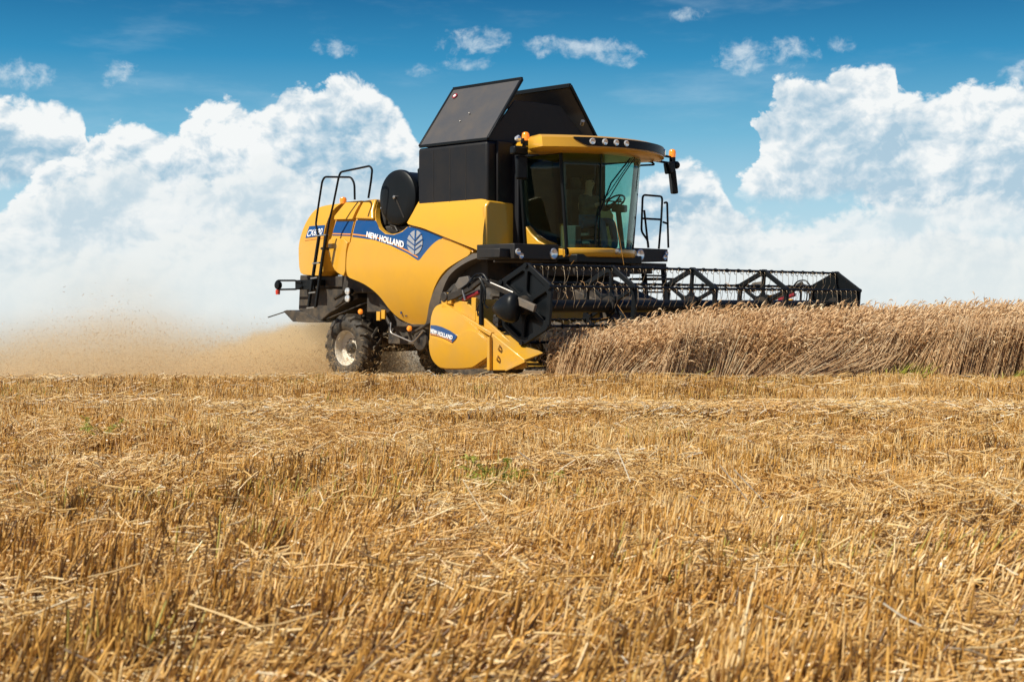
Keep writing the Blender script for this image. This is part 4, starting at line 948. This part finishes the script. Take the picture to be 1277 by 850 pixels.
# ---------------------------------------------------------------- wheels
def wheel(u, v, z, rad, wid, rimr, outer, nl, name='wheel'):
    """tyre with chevron lugs, rim with a dished disc; outer = +1 when the visible face looks to +v"""
    org = P(u, v, z); ax = Vector((0, -outer, 0)); hw = wid / 2; rr = rad - .045
    bm = bmesh.new()
    prof = [(rimr, -hw * .80), (rimr + .03, -hw * .92), ((rimr + rr) / 2, -hw * 1.02), (rr - .08, -hw * .94), (rr - .02, -hw * .80), (rr, -hw * .45), (rr + .006, 0), (rr, hw * .45), (rr - .02, hw * .80), (rr - .08, hw * .94), ((rimr + rr) / 2, hw * 1.02), (rimr + .03, hw * .92), (rimr, hw * .80)]
    lathe(bm, prof, org, ax, 72, closed=True)
    ty = finish(name, bm, RUB, ROOT, smooth=50)
    bm = bmesh.new(); e1 = Vector((1, 0, 0)); e2 = ax.cross(e1)
    for k in range(nl * 2):
        sgn = 1 if k % 2 else -1; t0 = 2 * math.pi * k / (nl * 2)
        secs = []
        for i in range(5):
            s = i / 4; h = sgn * (hw * (-.10 + 1.08 * s)) ; t = t0 + s * (.62 * wid / rad) * .75
            base = rr - .01 - (.06 * max(0, s - .75) / .25); top = rad - (.07 * max(0, s - .75) / .25); wv = (.030 + .012 * s) / rad
            dv = lambda tt: e1 * math.cos(tt) + e2 * math.sin(tt)
            secs.append([bm.verts.new(org + ax * h + dv(t - wv) * base), bm.verts.new(org + ax * h + dv(t - wv * .7) * top), bm.verts.new(org + ax * h + dv(t + wv * .7) * top), bm.verts.new(org + ax * h + dv(t + wv) * base)])
        for a, b in zip(secs, secs[1:]):
            for j in range(4): bm.faces.new((a[j], a[(j + 1) % 4], b[(j + 1) % 4], b[j]))
        bm.faces.new(secs[0][::-1]); bm.faces.new(secs[-1])
    finish('tread_lugs', bm, RUB, ty, smooth=30)
    bm = bmesh.new()
    prof = [(rimr + .025, hw * .86), (rimr + .03, hw * .80), (rimr - .01, hw * .76), (rimr - .03, hw * .55), (rimr - .035, hw * .20), (rimr - .10, hw * .12), (rimr * .55, hw * .02), (rimr * .40, hw * .06), (.0, hw * .06), (.0, -hw * .3), (rimr - .05, -hw * .5), (rimr + .02, -hw * .8)]
    lathe(bm, prof, org, ax, 56, closed=True); rm = finish('rim', bm, RIM, ty, smooth=35)
    bm = bmesh.new(); lathe(bm, [(.10, -.02), (.10, .08), (.07, .12), (0, .13)], org + ax * hw * .06, ax, 24)
    for k in range(10):
        t = 2 * math.pi * k / 10; lathe(bm, [(.013, 0), (.013, .03), (0, .032)], org + ax * hw * .06 + (e1 * math.cos(t) + e2 * math.sin(t)) * rimr * .50, ax, 6)
    finish('hub', bm, DRK, ty)
    return ty
wheel(-7.08, 1.12, -.80, .625, .46, .325, 1, 17)
wheel(-7.08, -1.12, -.80, .625, .46, .325, -1, 17)
wheel(-3.45, 1.32, -.49, .93, .68, .42, 1, 19)
wheel(-3.45, -1.32, -.49, .93, .68, .42, -1, 19)
bm = bmesh.new(); tube(bm, [P(-7.08, -1.0, -.80), P(-7.08, 1.0, -.80)], .09, 12); mbox(bm, -7.2, -6.95, -.55, .55, -.85, -.55); finish('axle', bm, FRM, ROOT); bm = bmesh.new(); tube(bm, [P(-3.45, -1.1, -.49), P(-3.45, 1.1, -.49)], .16, 14)
finish('axle', bm, FRM, ROOT)

# ---------------------------------------------------------------- feeder house and header
bm = bmesh.new()
def hull8(bm, a, b):                               # a, b: four points each
    va = [bm.verts.new(p) for p in a]; vb = [bm.verts.new(p) for p in b]
    bm.faces.new(va[::-1]); bm.faces.new(vb)
    for i in range(4): bm.faces.new((va[i], va[(i + 1) % 4], vb[(i + 1) % 4], vb[i]))
hull8(bm, [P(-3.0, .80, -.15), P(-3.0, -.80, -.15), P(-3.0, -.80, .62), P(-3.0, .80, .62)], [P(-1.15, .78, -.80), P(-1.15, -.78, -.80), P(-1.15, -.78, -.02), P(-1.15, .78, -.02)])
mbox(bm, -2.9, -1.9, -.62, .75, .45, .66)
finish('feeder_house', bm, FRM, ROOT, bevel=.02)
HW_ = 3.88
bm = bmesh.new()
mbox(bm, -1.42, -1.34, -HW_, HW_, -.80, .00); mbox(bm, -1.46, -1.32, -HW_, HW_, .00, .07); mbox(bm, -1.50, -1.34, -HW_, HW_, -.86, -.74)
pts = [(-1.36, -.80), (-1.1, -.88), (-.4, -.90), (.10, -.88), (.10, -.865), (-.4, -.88), (-1.08, -.86), (-1.34, -.78)]
f = bm.faces.new([bm.verts.new(P(a, HW_, b)) for a, b in pts]); r = bmesh.ops.extrude_face_region(bm, geom=[f]); bmesh.ops.translate(bm, verts=[q for q in r['geom'] if isinstance(q, bmesh.types.BMVert)], vec=(0, 2 * HW_, 0))
HDR = finish('header_trough', bm, YDK, ROOT)
for s_ in (1, -1):
    bm = bmesh.new(); pts = [(-1.46, .06), (-1.1, .03), (-.46, -.36), (-.05, -.62), (.12, -.86), (-.4, -.91), (-1.1, -.90), (-1.46, -.80)]
    f = bm.faces.new([bm.verts.new(P(a, s_ * HW_, b)) for a, b in pts]); r = bmesh.ops.extrude_face_region(bm, geom=[f]); bmesh.ops.translate(bm, verts=[q for q in r['geom'] if isinstance(q, bmesh.types.BMVert)], vec=(0, .04 * s_, 0))
    mbox(bm, -1.50, -1.36, s_ * (HW_ - .1), s_ * (HW_ + .04), .0, .16)
    finish('end_wall', bm, YDK, HDR, bevel=.006)
# auger with flights
bm = bmesh.new(); tube(bm, [P(-.85, -HW_ + .05, -.56), P(-.85, HW_ - .05, -.56)], .15, 20)
aug = finish('auger', bm, DRK, ROOT)
bm = bmesh.new(); NS = 420
for hnd, v0_, v1_ in ((1, HW_ - .08, .5), (-1, -HW_ + .08, -.5)):
    prev = None
    for i in range(NS + 1):
        v = v0_ + (v1_ - v0_) * i / NS; t = hnd * v / .55 * 2 * math.pi
        a = bm.verts.new(P(-.85 + .15 * math.cos(t), v, -.56 + .15 * math.sin(t))); b = bm.verts.new(P(-.85 + .30 * math.cos(t), v, -.56 + .30 * math.sin(t)))
        if prev: bm.faces.new((prev[0], a, b, prev[1]))
        prev = (a, b)
fl = finish('flight', bm, FRM, aug, smooth=60); so = fl.modifiers.new('thickness', 'SOLIDIFY'); so.thickness = .006
# cutter bar with fingers
bm = bmesh.new(); mbox(bm, .08, .16, -HW_, HW_, -.895, -.865)
k = -HW_ + .04
while k < HW_:
    p = P(.16, k, -.88); q = P(.29, k, -.885); bar(bm, p, q, .022, .02); k += .0762
finish('cutter_bar', bm, DRK, ROOT)
# moulded side shields
SH = 3.98
SHP = [(548.3, 378.4), (544, 379.6), (539.2, 382.2), (535.6, 390), (533.4, 404.9), (531.5, 434.6), (532.8, 446.2), (537, 454), (544, 460.5), (566, 461), (585, 460), (590, 458), (598, 452.7), (609, 446), (611.2, 437), (611, 430.7), (607.5, 422.5), (592, 408.5), (576.7, 394.6), (563, 384.5), (556, 380)]
def wsh(u, z): return -.10 * min(1, abs((u + 1.1) / .9)) ** 3 - .09 * max(0, min(1, (-.45 - z) / .5)) ** 2 - .05 * max(0, (z + .25) / .3) ** 2
for mir in (False, True):
    s_ = -1 if mir else 1
    shd = sheet('side_shield', chaikin(at(SHP, SH)), SH, .09, YEL, ROOT, wsh, .12, .035, 4, mirror=mir)
    lowp = [(534.2, 419.5), (551, 423), (563.5, 429.5), (567, 428.5), (573, 420), (580, 413), (592, 411), (606.5, 424), (609.6, 431), (609.6, 437), (607.6, 444.5), (597, 451.2), (589, 456.5), (584, 458.4), (566, 459.4), (545, 459), (538.4, 453), (534.2, 445.8), (533, 434.6)]
    sheet('shield_skin', chaikin(at(lowp, SH), 2), SH + .030, .06, YEL, shd, wsh, .12, .028, 4, mirror=mir)
    sheet('blue_badge', at([(535, 405.2), (543, 405.6), (551, 407.6), (561, 412), (569.5, 417.8), (570.3, 419.5), (568.5, 422.5), (564, 427), (558, 423.4), (551, 420.4), (543, 418.2), (534.4, 417)], SH), SH + .012, .012, BLU, shd, wsh, .08, 0, mirror=mir)
    sheet('orange_line', at([(534.8, 415.8), (545, 417), (555, 420.2), (564.5, 425.2), (564, 426), (554.5, 421.2), (545, 418), (534.7, 416.6)], SH), SH + .016, .008, ORA, shd, wsh, .08, 0, mirror=mir)
    q = [pv(535.6, 415, SH), pv(565, 423.7, SH), pv(535.8, 409.3, SH), pv(566, 418.4, SH)]
    if mir: q = [q[1], q[0], q[3], q[2]]
    text_on('lettering', 'NEW HOLLAND', q, lambda a, b, h, s_=s_: P(a, s_ * (SH + .016 + wsh(a, b) + h), b), WHT, shd, bold=.038)
    u, z = pv(597, 436, SH); bm = bmesh.new(); lathe(bm, [(.018, 0), (.018, .02), (0, .022)], P(u, s_ * (SH + .0 + wsh(u, z)), z), (0, -s_, 0), 12); finish('shield_bolt', bm, DRK, shd)
    # crop divider
    bm = bmesh.new(); V5 = 3.96; V4 = 3.66
    g_ = lambda x, y, v: P(pv(x, y, v)[0], s_ * v, pv(x, y, v)[1])
    pts = [g_(613, 415.5, V5), g_(654, 449, V5), g_(631, 462, V5), g_(609.5, 462, V5), g_(629.6, 413.2, V4), g_(678.7, 439.8, V4 + .02), g_(655, 452, V4)]
    a, b, c_, d, e, f_, g2 = [bm.verts.new(p) for p in pts]
    h2 = bm.verts.new(P(pv(609.5, 462, V5)[0], s_ * V4, pv(609.5, 462, V5)[1]))
    for F_ in ((a, b, c_, d), (a, e, f_, b), (b, f_, g2), (b, g2, c_), (e, h2, g2, f_), (a, d, h2, e), (d, c_, g2, h2)):
        bm.faces.new(F_)
    dv = finish('crop_divider', bm, YDK, ROOT, smooth=20, bevel=.012, seg=2)
    bm = bmesh.new(); bar(bm, g_(610.5, 420, V5 + .03), g_(610.5, 461, V5 + .03), .05, .05, up=(1, 0, 0)); bar(bm, g_(655, 450, V5 + .01), g_(631, 461, V5 + .01), .03, .03)
    for (x_, y_) in ((622, 432), (620, 445)):
        tube(bm, rounded([g_(x_, y_ - 2, V5 + .01), g_(x_, y_ - 2, V5 + .05), g_(x_, y_ + 2.5, V5 + .05), g_(x_ - 1, y_ + 3, V5 + .01)], .02), .012, 6)
    finish('divider_frame', bm, YDK, dv)
    # frame rail above the shield
    bm = bmesh.new(); bar(bm, g_(553, 380, 3.92), g_(614, 417, 3.92), .06, .06); bar(bm, g_(556, 368, 3.90), g_(556, 384, 3.90), .07, .12, up=(1, 0, 0))
    bar(bm, g_(592, 371, 3.86), g_(592, 400, 3.86), .05, .09, up=(1, 0, 0)); finish('end_frame', bm, YDK, ROOT, bevel=.008)
    # reel arm, lift cylinder, hoses
    bm = bmesh.new(); V6 = 3.90
    for a_, b_, w_, h_ in (((555, 372), (570, 367), .06, .11), ((569, 367.5), (590, 357), .06, .10), ((588, 358), (603, 346.5), .06, .09), ((600, 348), (640, 366), .045, .06), ((602, 352), (636, 368), .03, .035)):
        bar(bm, g_(*a_, V6), g_(*b_, V6), w_, h_)
    lathe(bm, [(0, -.05), (.07, -.05), (.07, .05), (0, .05)], g_(556, 370, V6), (0, -1, 0), 16)
    arm_ = finish('reel_arm', bm, DRK, ROOT, bevel=.01)
    bm = bmesh.new(); bar(bm, g_(643.6, 374, V6 + .05), g_(667.5, 384.5, V6 + .05), .05, .10); finish('arm_rail', bm, GRY, arm_, bevel=.006)
    bm = bmesh.new(); tube(bm, [g_(600, 378, V6), g_(600, 405, V6)], .035, 10); tube(bm, [g_(601, 352, V6), g_(600, 378, V6)], .022, 8); finish('lift_cylinder', bm, BLK, arm_)
    bm = bmesh.new(); tube(bm, rounded([g_(601, 350, V6 + .04), g_(606, 362, V6 + .06), g_(604, 380, V6 + .06), g_(609, 384, V6 + .04)], .08), .014, 6)
    tube(bm, rounded([g_(583, 357, V6 + .04), g_(592, 342, V6 + .04), g_(603, 341, V6 + .04), g_(608, 350, V6 + .04)], .08), .014, 6)
    tube(bm, rounded([g_(575, 360, V6 + .04), g_(586, 352, V6 + .05), g_(598, 344, V6 + .04), g_(604, 360, V6 + .05), g_(602, 376, V6 + .05)], .08), .012, 6)
    tube(bm, rounded([g_(597, 380, V6 - .02), g_(595, 386, V6), g_(596, 394, V6)], .08), .010, 6); finish('hose', bm, BLK, arm_)
    bm = bmesh.new(); tube(bm, [g_(578, 373, V6 - .05), g_(598, 364, V6 - .05)], .035, 10); fm = finish('tilt_cylinder', bm, MAR, arm_)
    bm = bmesh.new(); tube(bm, [g_(577, 361, V6 + .02), g_(580, 374, V6 + .02)], .014, 6); tube(bm, [g_(612, 352.5, V6 + .03), g_(640, 364.5, V6 + .03)], .012, 6); finish('rod', bm, ALU, arm_)
    bm = bmesh.new(); pts = at([(567, 355), (572, 346), (583, 344), (585, 350), (580, 357), (571, 361)], 3.6)
    f = bm.faces.new([bm.verts.new(P(a, s_ * 3.6, b)) for a, b in pts]); r = bmesh.ops.extrude_face_region(bm, geom=[f]); bmesh.ops.translate(bm, verts=[q2 for q2 in r['geom'] if isinstance(q2, bmesh.types.BMVert)], vec=(0, .05 * s_, 0)); finish('arm_bracket', bm, GRY, arm_, bevel=.008)
    # bulbous drive cover
    bm = bmesh.new(); c0 = g_(635, 381, 4.0); lathe(bm, [(.0, .37), (.04, .355), (.12, .25), (.185, .12), (.205, 0), (.195, -.06), (.14, -.10), (0, -.11)], c0 + Vector((.05, 0, -.03)), (-1, -.05 * s_, -.03), 32)
    for w_ in bm.verts: w_.co.y = c0.y + (w_.co.y - c0.y) * .62
    finish('drive_cover', bm, BLK, arm_, smooth=60)

# reel
ROT = R(-4.5); VR = 3.80; RAD = .53
bm = bmesh.new(); tube(bm, [P(0, -VR, -.03), P(0, VR, -.03)], .092, 28)
REEL = finish('reel', bm, BLK, ROOT)
def hexpt(k, r, rot=ROT): t = math.pi / 2 + k * math.pi / 3 + rot; return (r * math.cos(t), r * math.sin(t))
def arc_tri(k, solid):
    """rounded window between spoke k and k+1"""
    t0 = math.pi / 2 + k * math.pi / 3 + ROT; t1 = t0 + math.pi / 3; wsp = .021
    n_in = .20; apo = .53 * math.cos(math.pi / 6) - .032
    def ray(t, off, r): return (r * math.cos(t) - off * math.sin(t), r * math.sin(t) + off * math.cos(t))
    tm = (t0 + t1) / 2
    # outer corners where offset spokes meet the offset rim
    def rimhit(t, off):
        p = ray(t, off, 0); d = (math.cos(t), math.sin(t)); nx, ny = math.cos(tm), math.sin(tm)
        s = (apo - (p[0] * nx + p[1] * ny)) / (d[0] * nx + d[1] * ny); return (p[0] + d[0] * s, p[1] + d[1] * s)
    o1, o2 = rimhit(t0, wsp), rimhit(t1, -wsp)
    i1, i2 = ray(t0, wsp, .20), ray(t1, -wsp, .20); mid = (.10 * math.cos(tm), .10 * math.sin(tm))
    pts = [o1, i1]
    for q in (.25, .5, .75): pts.append((i1[0] * (1 - q) ** 2 + 2 * mid[0] * q * (1 - q) + i2[0] * q * q, i1[1] * (1 - q) ** 2 + 2 * mid[1] * q * (1 - q) + i2[1] * q * q))
    pts += [i2, o2]
    return chaikin(pts, 1, .12)
outer = [hexpt(k, .565) for k in range(6)]; outer = chaikin(outer, 1, .06)
ts = [0.0, .229, .475, .721, 1.0]; vpos = [VR - t * 2 * VR for t in ts]
for i, vv in enumerate(vpos):
    solid = i in (0, 4)
    o = plate('end_plate' if solid else 'spider', [outer] + [arc_tri(k, solid) for k in range(6)], lambda a, b, h, vv=vv: P(a, vv + h, b - .0), .045, BLK, REEL, bevel=.008)
    if solid:
        inner = plate('cover_sheet', [[(p[0] * .97, p[1] * .97) for p in outer]], lambda a, b, h, vv=vv, i=i: P(a, vv + h + (-.035 if i == 0 else .035), b), .010, RLK, o, bevel=.001)
    bm = bmesh.new(); lathe(bm, [(.0, -.06), (.12, -.06), (.13, -.02), (.13, .02), (.12, .06), (0, .06)], P(0, vv, -.01), (0, -1, 0), 20)
    finish('bearing', bm, DRK, o)
for (k, s) in ((2, 1), (3, 1)):                    # eccentric crank at the near lower corner
    pass
bm = bmesh.new(); a, b = hexpt(2, RAD + .01)
for (da, db, r_) in ((0, 0, .055), (-.02, .06, .03), (.02, -.06, .03)): lathe(bm, [(0, -.05), (r_, -.05), (r_, .05), (0, .06)], P(a + da, VR + .04, b + db), (0, -1, 0), 14)
finish('crank', bm, DRK, REEL)
tine_mesh = None; stuffbm = bmesh.new(); n_t = 0; tines = []
for k in range(6):
    a, b = hexpt(k, RAD); bm = bmesh.new(); tube(bm, [P(a, -VR, b), P(a, VR, b)], .021, 10)
    for vv in vpos: lathe(bm, [(0, -.05), (.034, -.05), (.034, .05), (0, .05)], P(a, vv, b), (0, -1, 0), 12)
    v = -VR + .12
    while v < VR:
        lathe(bm, [(0, -.018), (.030, -.018), (.030, .018), (0, .018)], P(a, v, b), (0, -1, 0), 8); v += .30
    finish('tine_bar', bm, BLK, REEL)
    v = VR - .10
    while v > -VR + .05:
        tines.append((k, a, b, v)); v -= (.16 if int(round((VR - .10 - v) / .15)) % 2 == 0 else .14) * random.uniform(.88, 1.12)
bm = bmesh.new()
coil = [Vector((.02 + .026 * math.cos(t), .004 * t / 6.28, -.035 + .026 * math.sin(t))) for t in np.linspace(1.6, 1.6 + 9.5, 16)]
body_ = [Vector((.035, .01, -.07)), Vector((.03, .01, -.15)), Vector((.022, .01, -.20)), Vector((-.02, .01, -.26)), Vector((-.03, .01, -.285))]
tube(bm, coil, .0042, 5); tube(bm, [coil[-1]] + body_, .0042, 5, r_end=.0030)
tine_me = bpy.data.meshes.new('tine'); bmesh.ops.recalc_face_normals(bm, faces=bm.faces); bm.to_mesh(tine_me); bm.free(); tine_me.materials.append(TIN); tine_me.shade_smooth()
# the rows one can see: top bar, front-upper bar, rear-upper bar
order = [t for t in tines if t[0] in (0, 5)] + [t for t in tines if t[0] == 1] + [t for t in tines if t[0] in (2, 3, 4)]
rest = bmesh.new()
for n_, (k, a, b, v) in enumerate(order):
    loc = P(a, v, b); rx = random.gauss(0, .07); ry = random.gauss(0, .12)
    if n_ < 100:
        o = bpy.data.objects.new('tine', tine_me); link(o, REEL); o.location = loc; o.rotation_euler = (rx, ry, 0)
    else:
        tmp = tine_me.copy(); tmp.transform(Matrix.Translation(loc) @ Matrix.Rotation(rx, 4, 'X') @ Matrix.Rotation(ry, 4, 'Y')); rest.from_mesh(tmp); bpy.data.meshes.remove(tmp)
ro = finish('tine_row', rest, TIN, REEL, smooth=60); ro['kind'] = 'stuff'

for (xa, ya, xb, yb, v_) in ((770, 380, 786, 410, 2.2), (724, 350, 730, 358, 2.9), (745, 351, 756, 361, 2.6), (835, 380, 848, 388, .6), (765, 268, 778, 330, .6), (712, 330, 716, 325, 3.1), (690, 395, 704, 408, 3.3), (905, 352, 912, 362, -.4), (742, 402, 758, 396, 2.5), (700, 362, 708, 372, 3.2), (812, 356, 818, 366, 1.2)):
    a = pv(xa, ya, v_); b = pv(xb, yb, v_); a, b = P(a[0], v_, a[1]), P(b[0], v_, b[1]); bm = bmesh.new()
    tube(bm, [a, (a + b) / 2 + Vector((.01, .01, .02)), b], .0035, 5); finish('caught_straw', bm, LITR, REEL)
# ------------------------------------------------------------------ operator
def skin(name, verts, edges, radii, m, parent, sub=2):
    me = bpy.data.meshes.new(name); me.from_pydata([tuple(v) for v in verts], edges, []); me.materials.append(m)
    o = link(bpy.data.objects.new(name, me), parent)
    s = o.modifiers.new('skin', 'SKIN'); 
    for i, r_ in enumerate(radii):
        d = me.skin_vertices[0].data[i]; d.radius = (r_, r_) if not isinstance(r_, tuple) else r_
        d.use_root = (i == 0)
    ss_ = o.modifiers.new('sub', 'SUBSURF'); ss_.levels = sub; ss_.render_levels = sub
    o.modifiers.new('tri', 'TRIANGULATE')
    dg = bpy.context.evaluated_depsgraph_get(); nm = bpy.data.meshes.new_from_object(o.evaluated_get(dg)); nm.shade_smooth()
    o.modifiers.clear(); o.data = nm; nm.name = name; return o
rb = world_of(-2.62, -.35, 1.27)
PER = empty('person', rb, -A_); tag(PER, 'person in dark shirt and blue jeans seated at the steering wheel in the cab', 'person')
def q(u, v, z): return Vector((u + 2.62, -(v + .35), z - 1.27))
VV = [q(-2.62, -.35, 1.36), q(-2.64, -.35, 1.55), q(-2.64, -.35, 1.74), q(-2.62, -.35, 1.84), q(-2.60, -.35, 1.93), q(-2.57, -.35, 2.03), q(-2.57, -.35, 2.10),   # spine, neck, head
      q(-2.60, -.16, 1.78), q(-2.45, -.10, 1.60), q(-2.22, -.20, 1.66), q(-2.12, -.24, 1.70),      # right arm
      q(-2.60, -.54, 1.78), q(-2.45, -.60, 1.60), q(-2.22, -.53, 1.66), q(-2.12, -.50, 1.70)]
EE = [(0, 1), (1, 2), (2, 3), (3, 4), (4, 5), (5, 6), (2, 7), (7, 8), (8, 9), (9, 10), (2, 11), (11, 12), (12, 13), (13, 14)]
RR_ = [(.15, .12), (.15, .11), (.16, .11), .062, .055, (.085, .095), .07, .062, .047, .036, .030, .062, .047, .036, .030]
body_p = skin('body', VV, EE, RR_, SKN, PER)
VV = [q(-2.62, -.35, 1.36), q(-2.64, -.35, 1.55), q(-2.64, -.35, 1.76), q(-2.60, -.16, 1.78), q(-2.45, -.10, 1.60), q(-2.26, -.18, 1.65), q(-2.60, -.54, 1.78), q(-2.45, -.60, 1.60), q(-2.26, -.54, 1.65)]
skin('shirt', VV, [(0, 1), (1, 2), (2, 3), (3, 4), (4, 5), (2, 6), (6, 7), (7, 8)], [(.165, .135), (.165, .125), (.17, .12), .075, .060, .048, .075, .060, .048], SHT, PER)
VV = [q(-2.62, -.35, 1.36), q(-2.55, -.26, 1.36), q(-2.20, -.22, 1.38), q(-2.12, -.22, 1.05), q(-2.14, -.22, .92), q(-2.55, -.44, 1.36), q(-2.20, -.48, 1.38), q(-2.12, -.48, 1.05), q(-2.14, -.48, .92)]
skin('jeans', VV, [(0, 1), (1, 2), (2, 3), (3, 4), (0, 5), (5, 6), (6, 7), (7, 8)], [.14, .095, .075, .058, .055, .095, .075, .058, .055], JEA, PER)
for vv in (-.22, -.48):
    skin('boot', [q(-2.15, vv, .90), q(-2.13, vv, .84), q(-1.96, vv, .83)], [(0, 1), (1, 2)], [.05, .048, .035], HAI, PER, 1)
skin('hair', [q(-2.60, -.35, 2.08), q(-2.60, -.35, 2.15), q(-2.64, -.35, 2.06)], [(0, 1), (0, 2)], [.09, .075, .07], HAI, PER)
bm = bmesh.new()
for s_ in (-.033, .033): lathe(bm, [(0, -.01), (.012, 0), (0, .01)], q(-2.475, -.35 + s_, 2.05), (1, 0, 0), 8)
finish('eyes', bm, HAI, body_p)
bm = bmesh.new(); lathe(bm, [(.018, -.03), (.015, .0), (.004, .022)], q(-2.475, -.35, 2.025), (1, 0, .3), 8); finish('nose', bm, SKN, body_p)
for s_ in (-1, 1):                                  # hands closed on the steering wheel
    for k_ in range(4):
        p0 = q(-2.12, -.37 + s_ * (.135), 1.70) + Vector((.0, 0, 0)); off = Vector((.02 * k_ - .02, 0, .012 * k_))
        skin('finger', [p0 + off, p0 + off + Vector((.045, s_ * -.01, .022)), p0 + off + Vector((.068, s_ * -.01, -.004)), p0 + off + Vector((.050, s_ * -.01, -.025))], [(0, 1), (1, 2), (2, 3)], [.010, .0095, .009, .007], SKN, PER, 1)
    skin('thumb', [p0, p0 + Vector((.02, s_ * .03, -.01)), p0 + Vector((.045, s_ * .035, .0))], [(0, 1), (1, 2)], [.012, .011, .009], SKN, PER, 1)

# ------------------------------------------------------------------ dust and chaff blown out behind the harvester
DU = bpy.data.materials.new('field_dust'); DU.use_nodes = True; T = NT(DU.node_tree); T.n.clear()
tcn = T.add('ShaderNodeTexCoord'); sp = T.add('ShaderNodeSeparateXYZ'); T.l.new(tcn.outputs['Object'], sp.inputs[0])
n1 = T.add('ShaderNodeTexNoise'); n1.inputs['Scale'].default_value = .75; n1.inputs['Detail'].default_value = 6; n1.inputs['Roughness'].default_value = .68
T.l.new(T.vm('MULTIPLY', tcn.outputs['Object'], (.8, 1, 1.5)), n1.inputs['Vector'])
X_, Y_, Z_ = sp.outputs
# plume height falls away from the spout, swells again at the far left
hgt = T.m('ADD', T.sstep(X_, -8.5, -1.8, .34, .34), T.m('MULTIPLY', T.m('EXPONENT', T.m('MULTIPLY', T.m('POWER', T.m('DIVIDE', T.m('ADD', X_, 7.8), 1.5), 2.0), -1.0)), .36))
zz = T.m('ADD', Z_, .42)
prof = T.m('EXPONENT', T.m('MULTIPLY', T.m('POWER', T.m('DIVIDE', T.m('MAXIMUM', zz, 0), T.m('MULTIPLY', hgt, 1.35)), 1.6), -1.0))
nz = T.sstep(n1.outputs['Fac'], .36, .64, .22, 1.9)
den = T.m('MULTIPLY', prof, nz)
n4 = T.add('ShaderNodeTexNoise'); n4.inputs['Scale'].default_value = 2.2; n4.inputs['Detail'].default_value = 6; n4.inputs['Roughness'].default_value = .7
T.l.new(tcn.outputs['Object'], n4.inputs['Vector'])
h2 = T.m('ADD', T.sstep(X_, -7.8, -3.6, -.25, .80), T.m('MULTIPLY', T.m('SUBTRACT', n4.outputs['Fac'], .5), .75))
bk = T.sstep(T.m('SUBTRACT', h2, Z_), -.02, .30)
bk = T.m('MULTIPLY', T.m('MULTIPLY', bk, T.sstep(Y_, 27.0, 28.0)), T.m('MULTIPLY', T.sstep(X_, -2.0, -2.7), T.sstep(n4.outputs['Fac'], .3, .65, .4, 1.5)))
den = T.m('ADD', den, T.m('MULTIPLY', bk, 3.4))
den = T.m('MULTIPLY', den, T.sstep(X_, -12.8, -9.0, .35, 1.0))
den = T.m('MULTIPLY', den, T.sstep(X_, .6, -1.6)); den = T.m('MULTIPLY', den, T.sstep(Y_, T.m('ADD', T.m('MULTIPLY', T.sstep(X_, -5, -2.6), 2.2), 24.8), T.m('ADD', T.m('MULTIPLY', T.sstep(X_, -5, -2.6), 1.0), 27.2))); den = T.m('MULTIPLY', den, T.sstep(Y_, 33.8, 31.0))
pvn = T.add('ShaderNodeVolumePrincipled'); pvn.inputs['Color'].default_value = (.98, .81, .54, 1); pvn.inputs['Anisotropy'].default_value = .2
T.l.new(T.m('MULTIPLY', den, .40), pvn.inputs['Density'])
o_ = T.add('ShaderNodeOutputMaterial'); T.l.new(pvn.outputs[0], o_.inputs['Volume'])
bm = bmesh.new(); bmesh.ops.create_cube(bm, size=1, matrix=Matrix.Translation((-6.2, 28.9, .55)) @ Matrix.Diagonal((13.6, 9.9, 2.9, 1)))
du = finish('dust_cloud', bm, DU, smooth=0); tag(du, 'tan dust cloud drifting left behind the harvester', 'dust', kind='stuff')
ch = Pile(); N = 42000
t = rng.beta(1.1, 1.5, N); x = -2.6 - t * 8.5 + rng.normal(0, .3, N); y = 28.0 + rng.normal(0, 1.1, N) + 1.0 * t
hh = np.interp(x, [-11, -9, -7.8, -6.5, -4, -2.5], [.5, .75, 1.1, .7, .62, .85]); z = -.42 + np.abs(rng.normal(0, .55, N)) * hh
x2 = rng.uniform(-3.4, -1.4, 5000); y2 = 27.3 + rng.normal(0, .5, 5000); z2 = -.35 + rng.random(5000) * (.35 + .45 * ss(x2, -3.4, -1.8))
x, y, z = np.concatenate([x, x2]), np.concatenate([y, y2]), np.concatenate([z, z2]); N = len(x)
x3 = rng.normal(-2.6, .75, 9000) ; y3 = 27.2 + rng.normal(0, .35, 9000) - .3 * x3 - .8; z3 = -.37 + rng.random(9000) ** 1.3 * (.95 - .25 * np.abs(x3 + 2.2))
x, y, z = np.concatenate([x, x3]), np.concatenate([y, y3]), np.concatenate([z, z3]); N = len(x)
d = rng.normal(0, 1, (N, 3)); d /= np.linalg.norm(d, axis=1, keepdims=True); L = rng.gamma(1.6, .007, N) + .003
c0 = np.stack([x, y, z], 1); ribbons(ch, np.stack([c0 - d * L[:, None], c0 + d * L[:, None]], 1), np.tile((.0022 * rng.uniform(.6, 1.8, N))[:, None], (1, 2)), rng.random(N))
tag(ch.build('flying_chaff', CHAF), 'chaff flying out of the back of the harvester', 'chaff', kind='stuff')
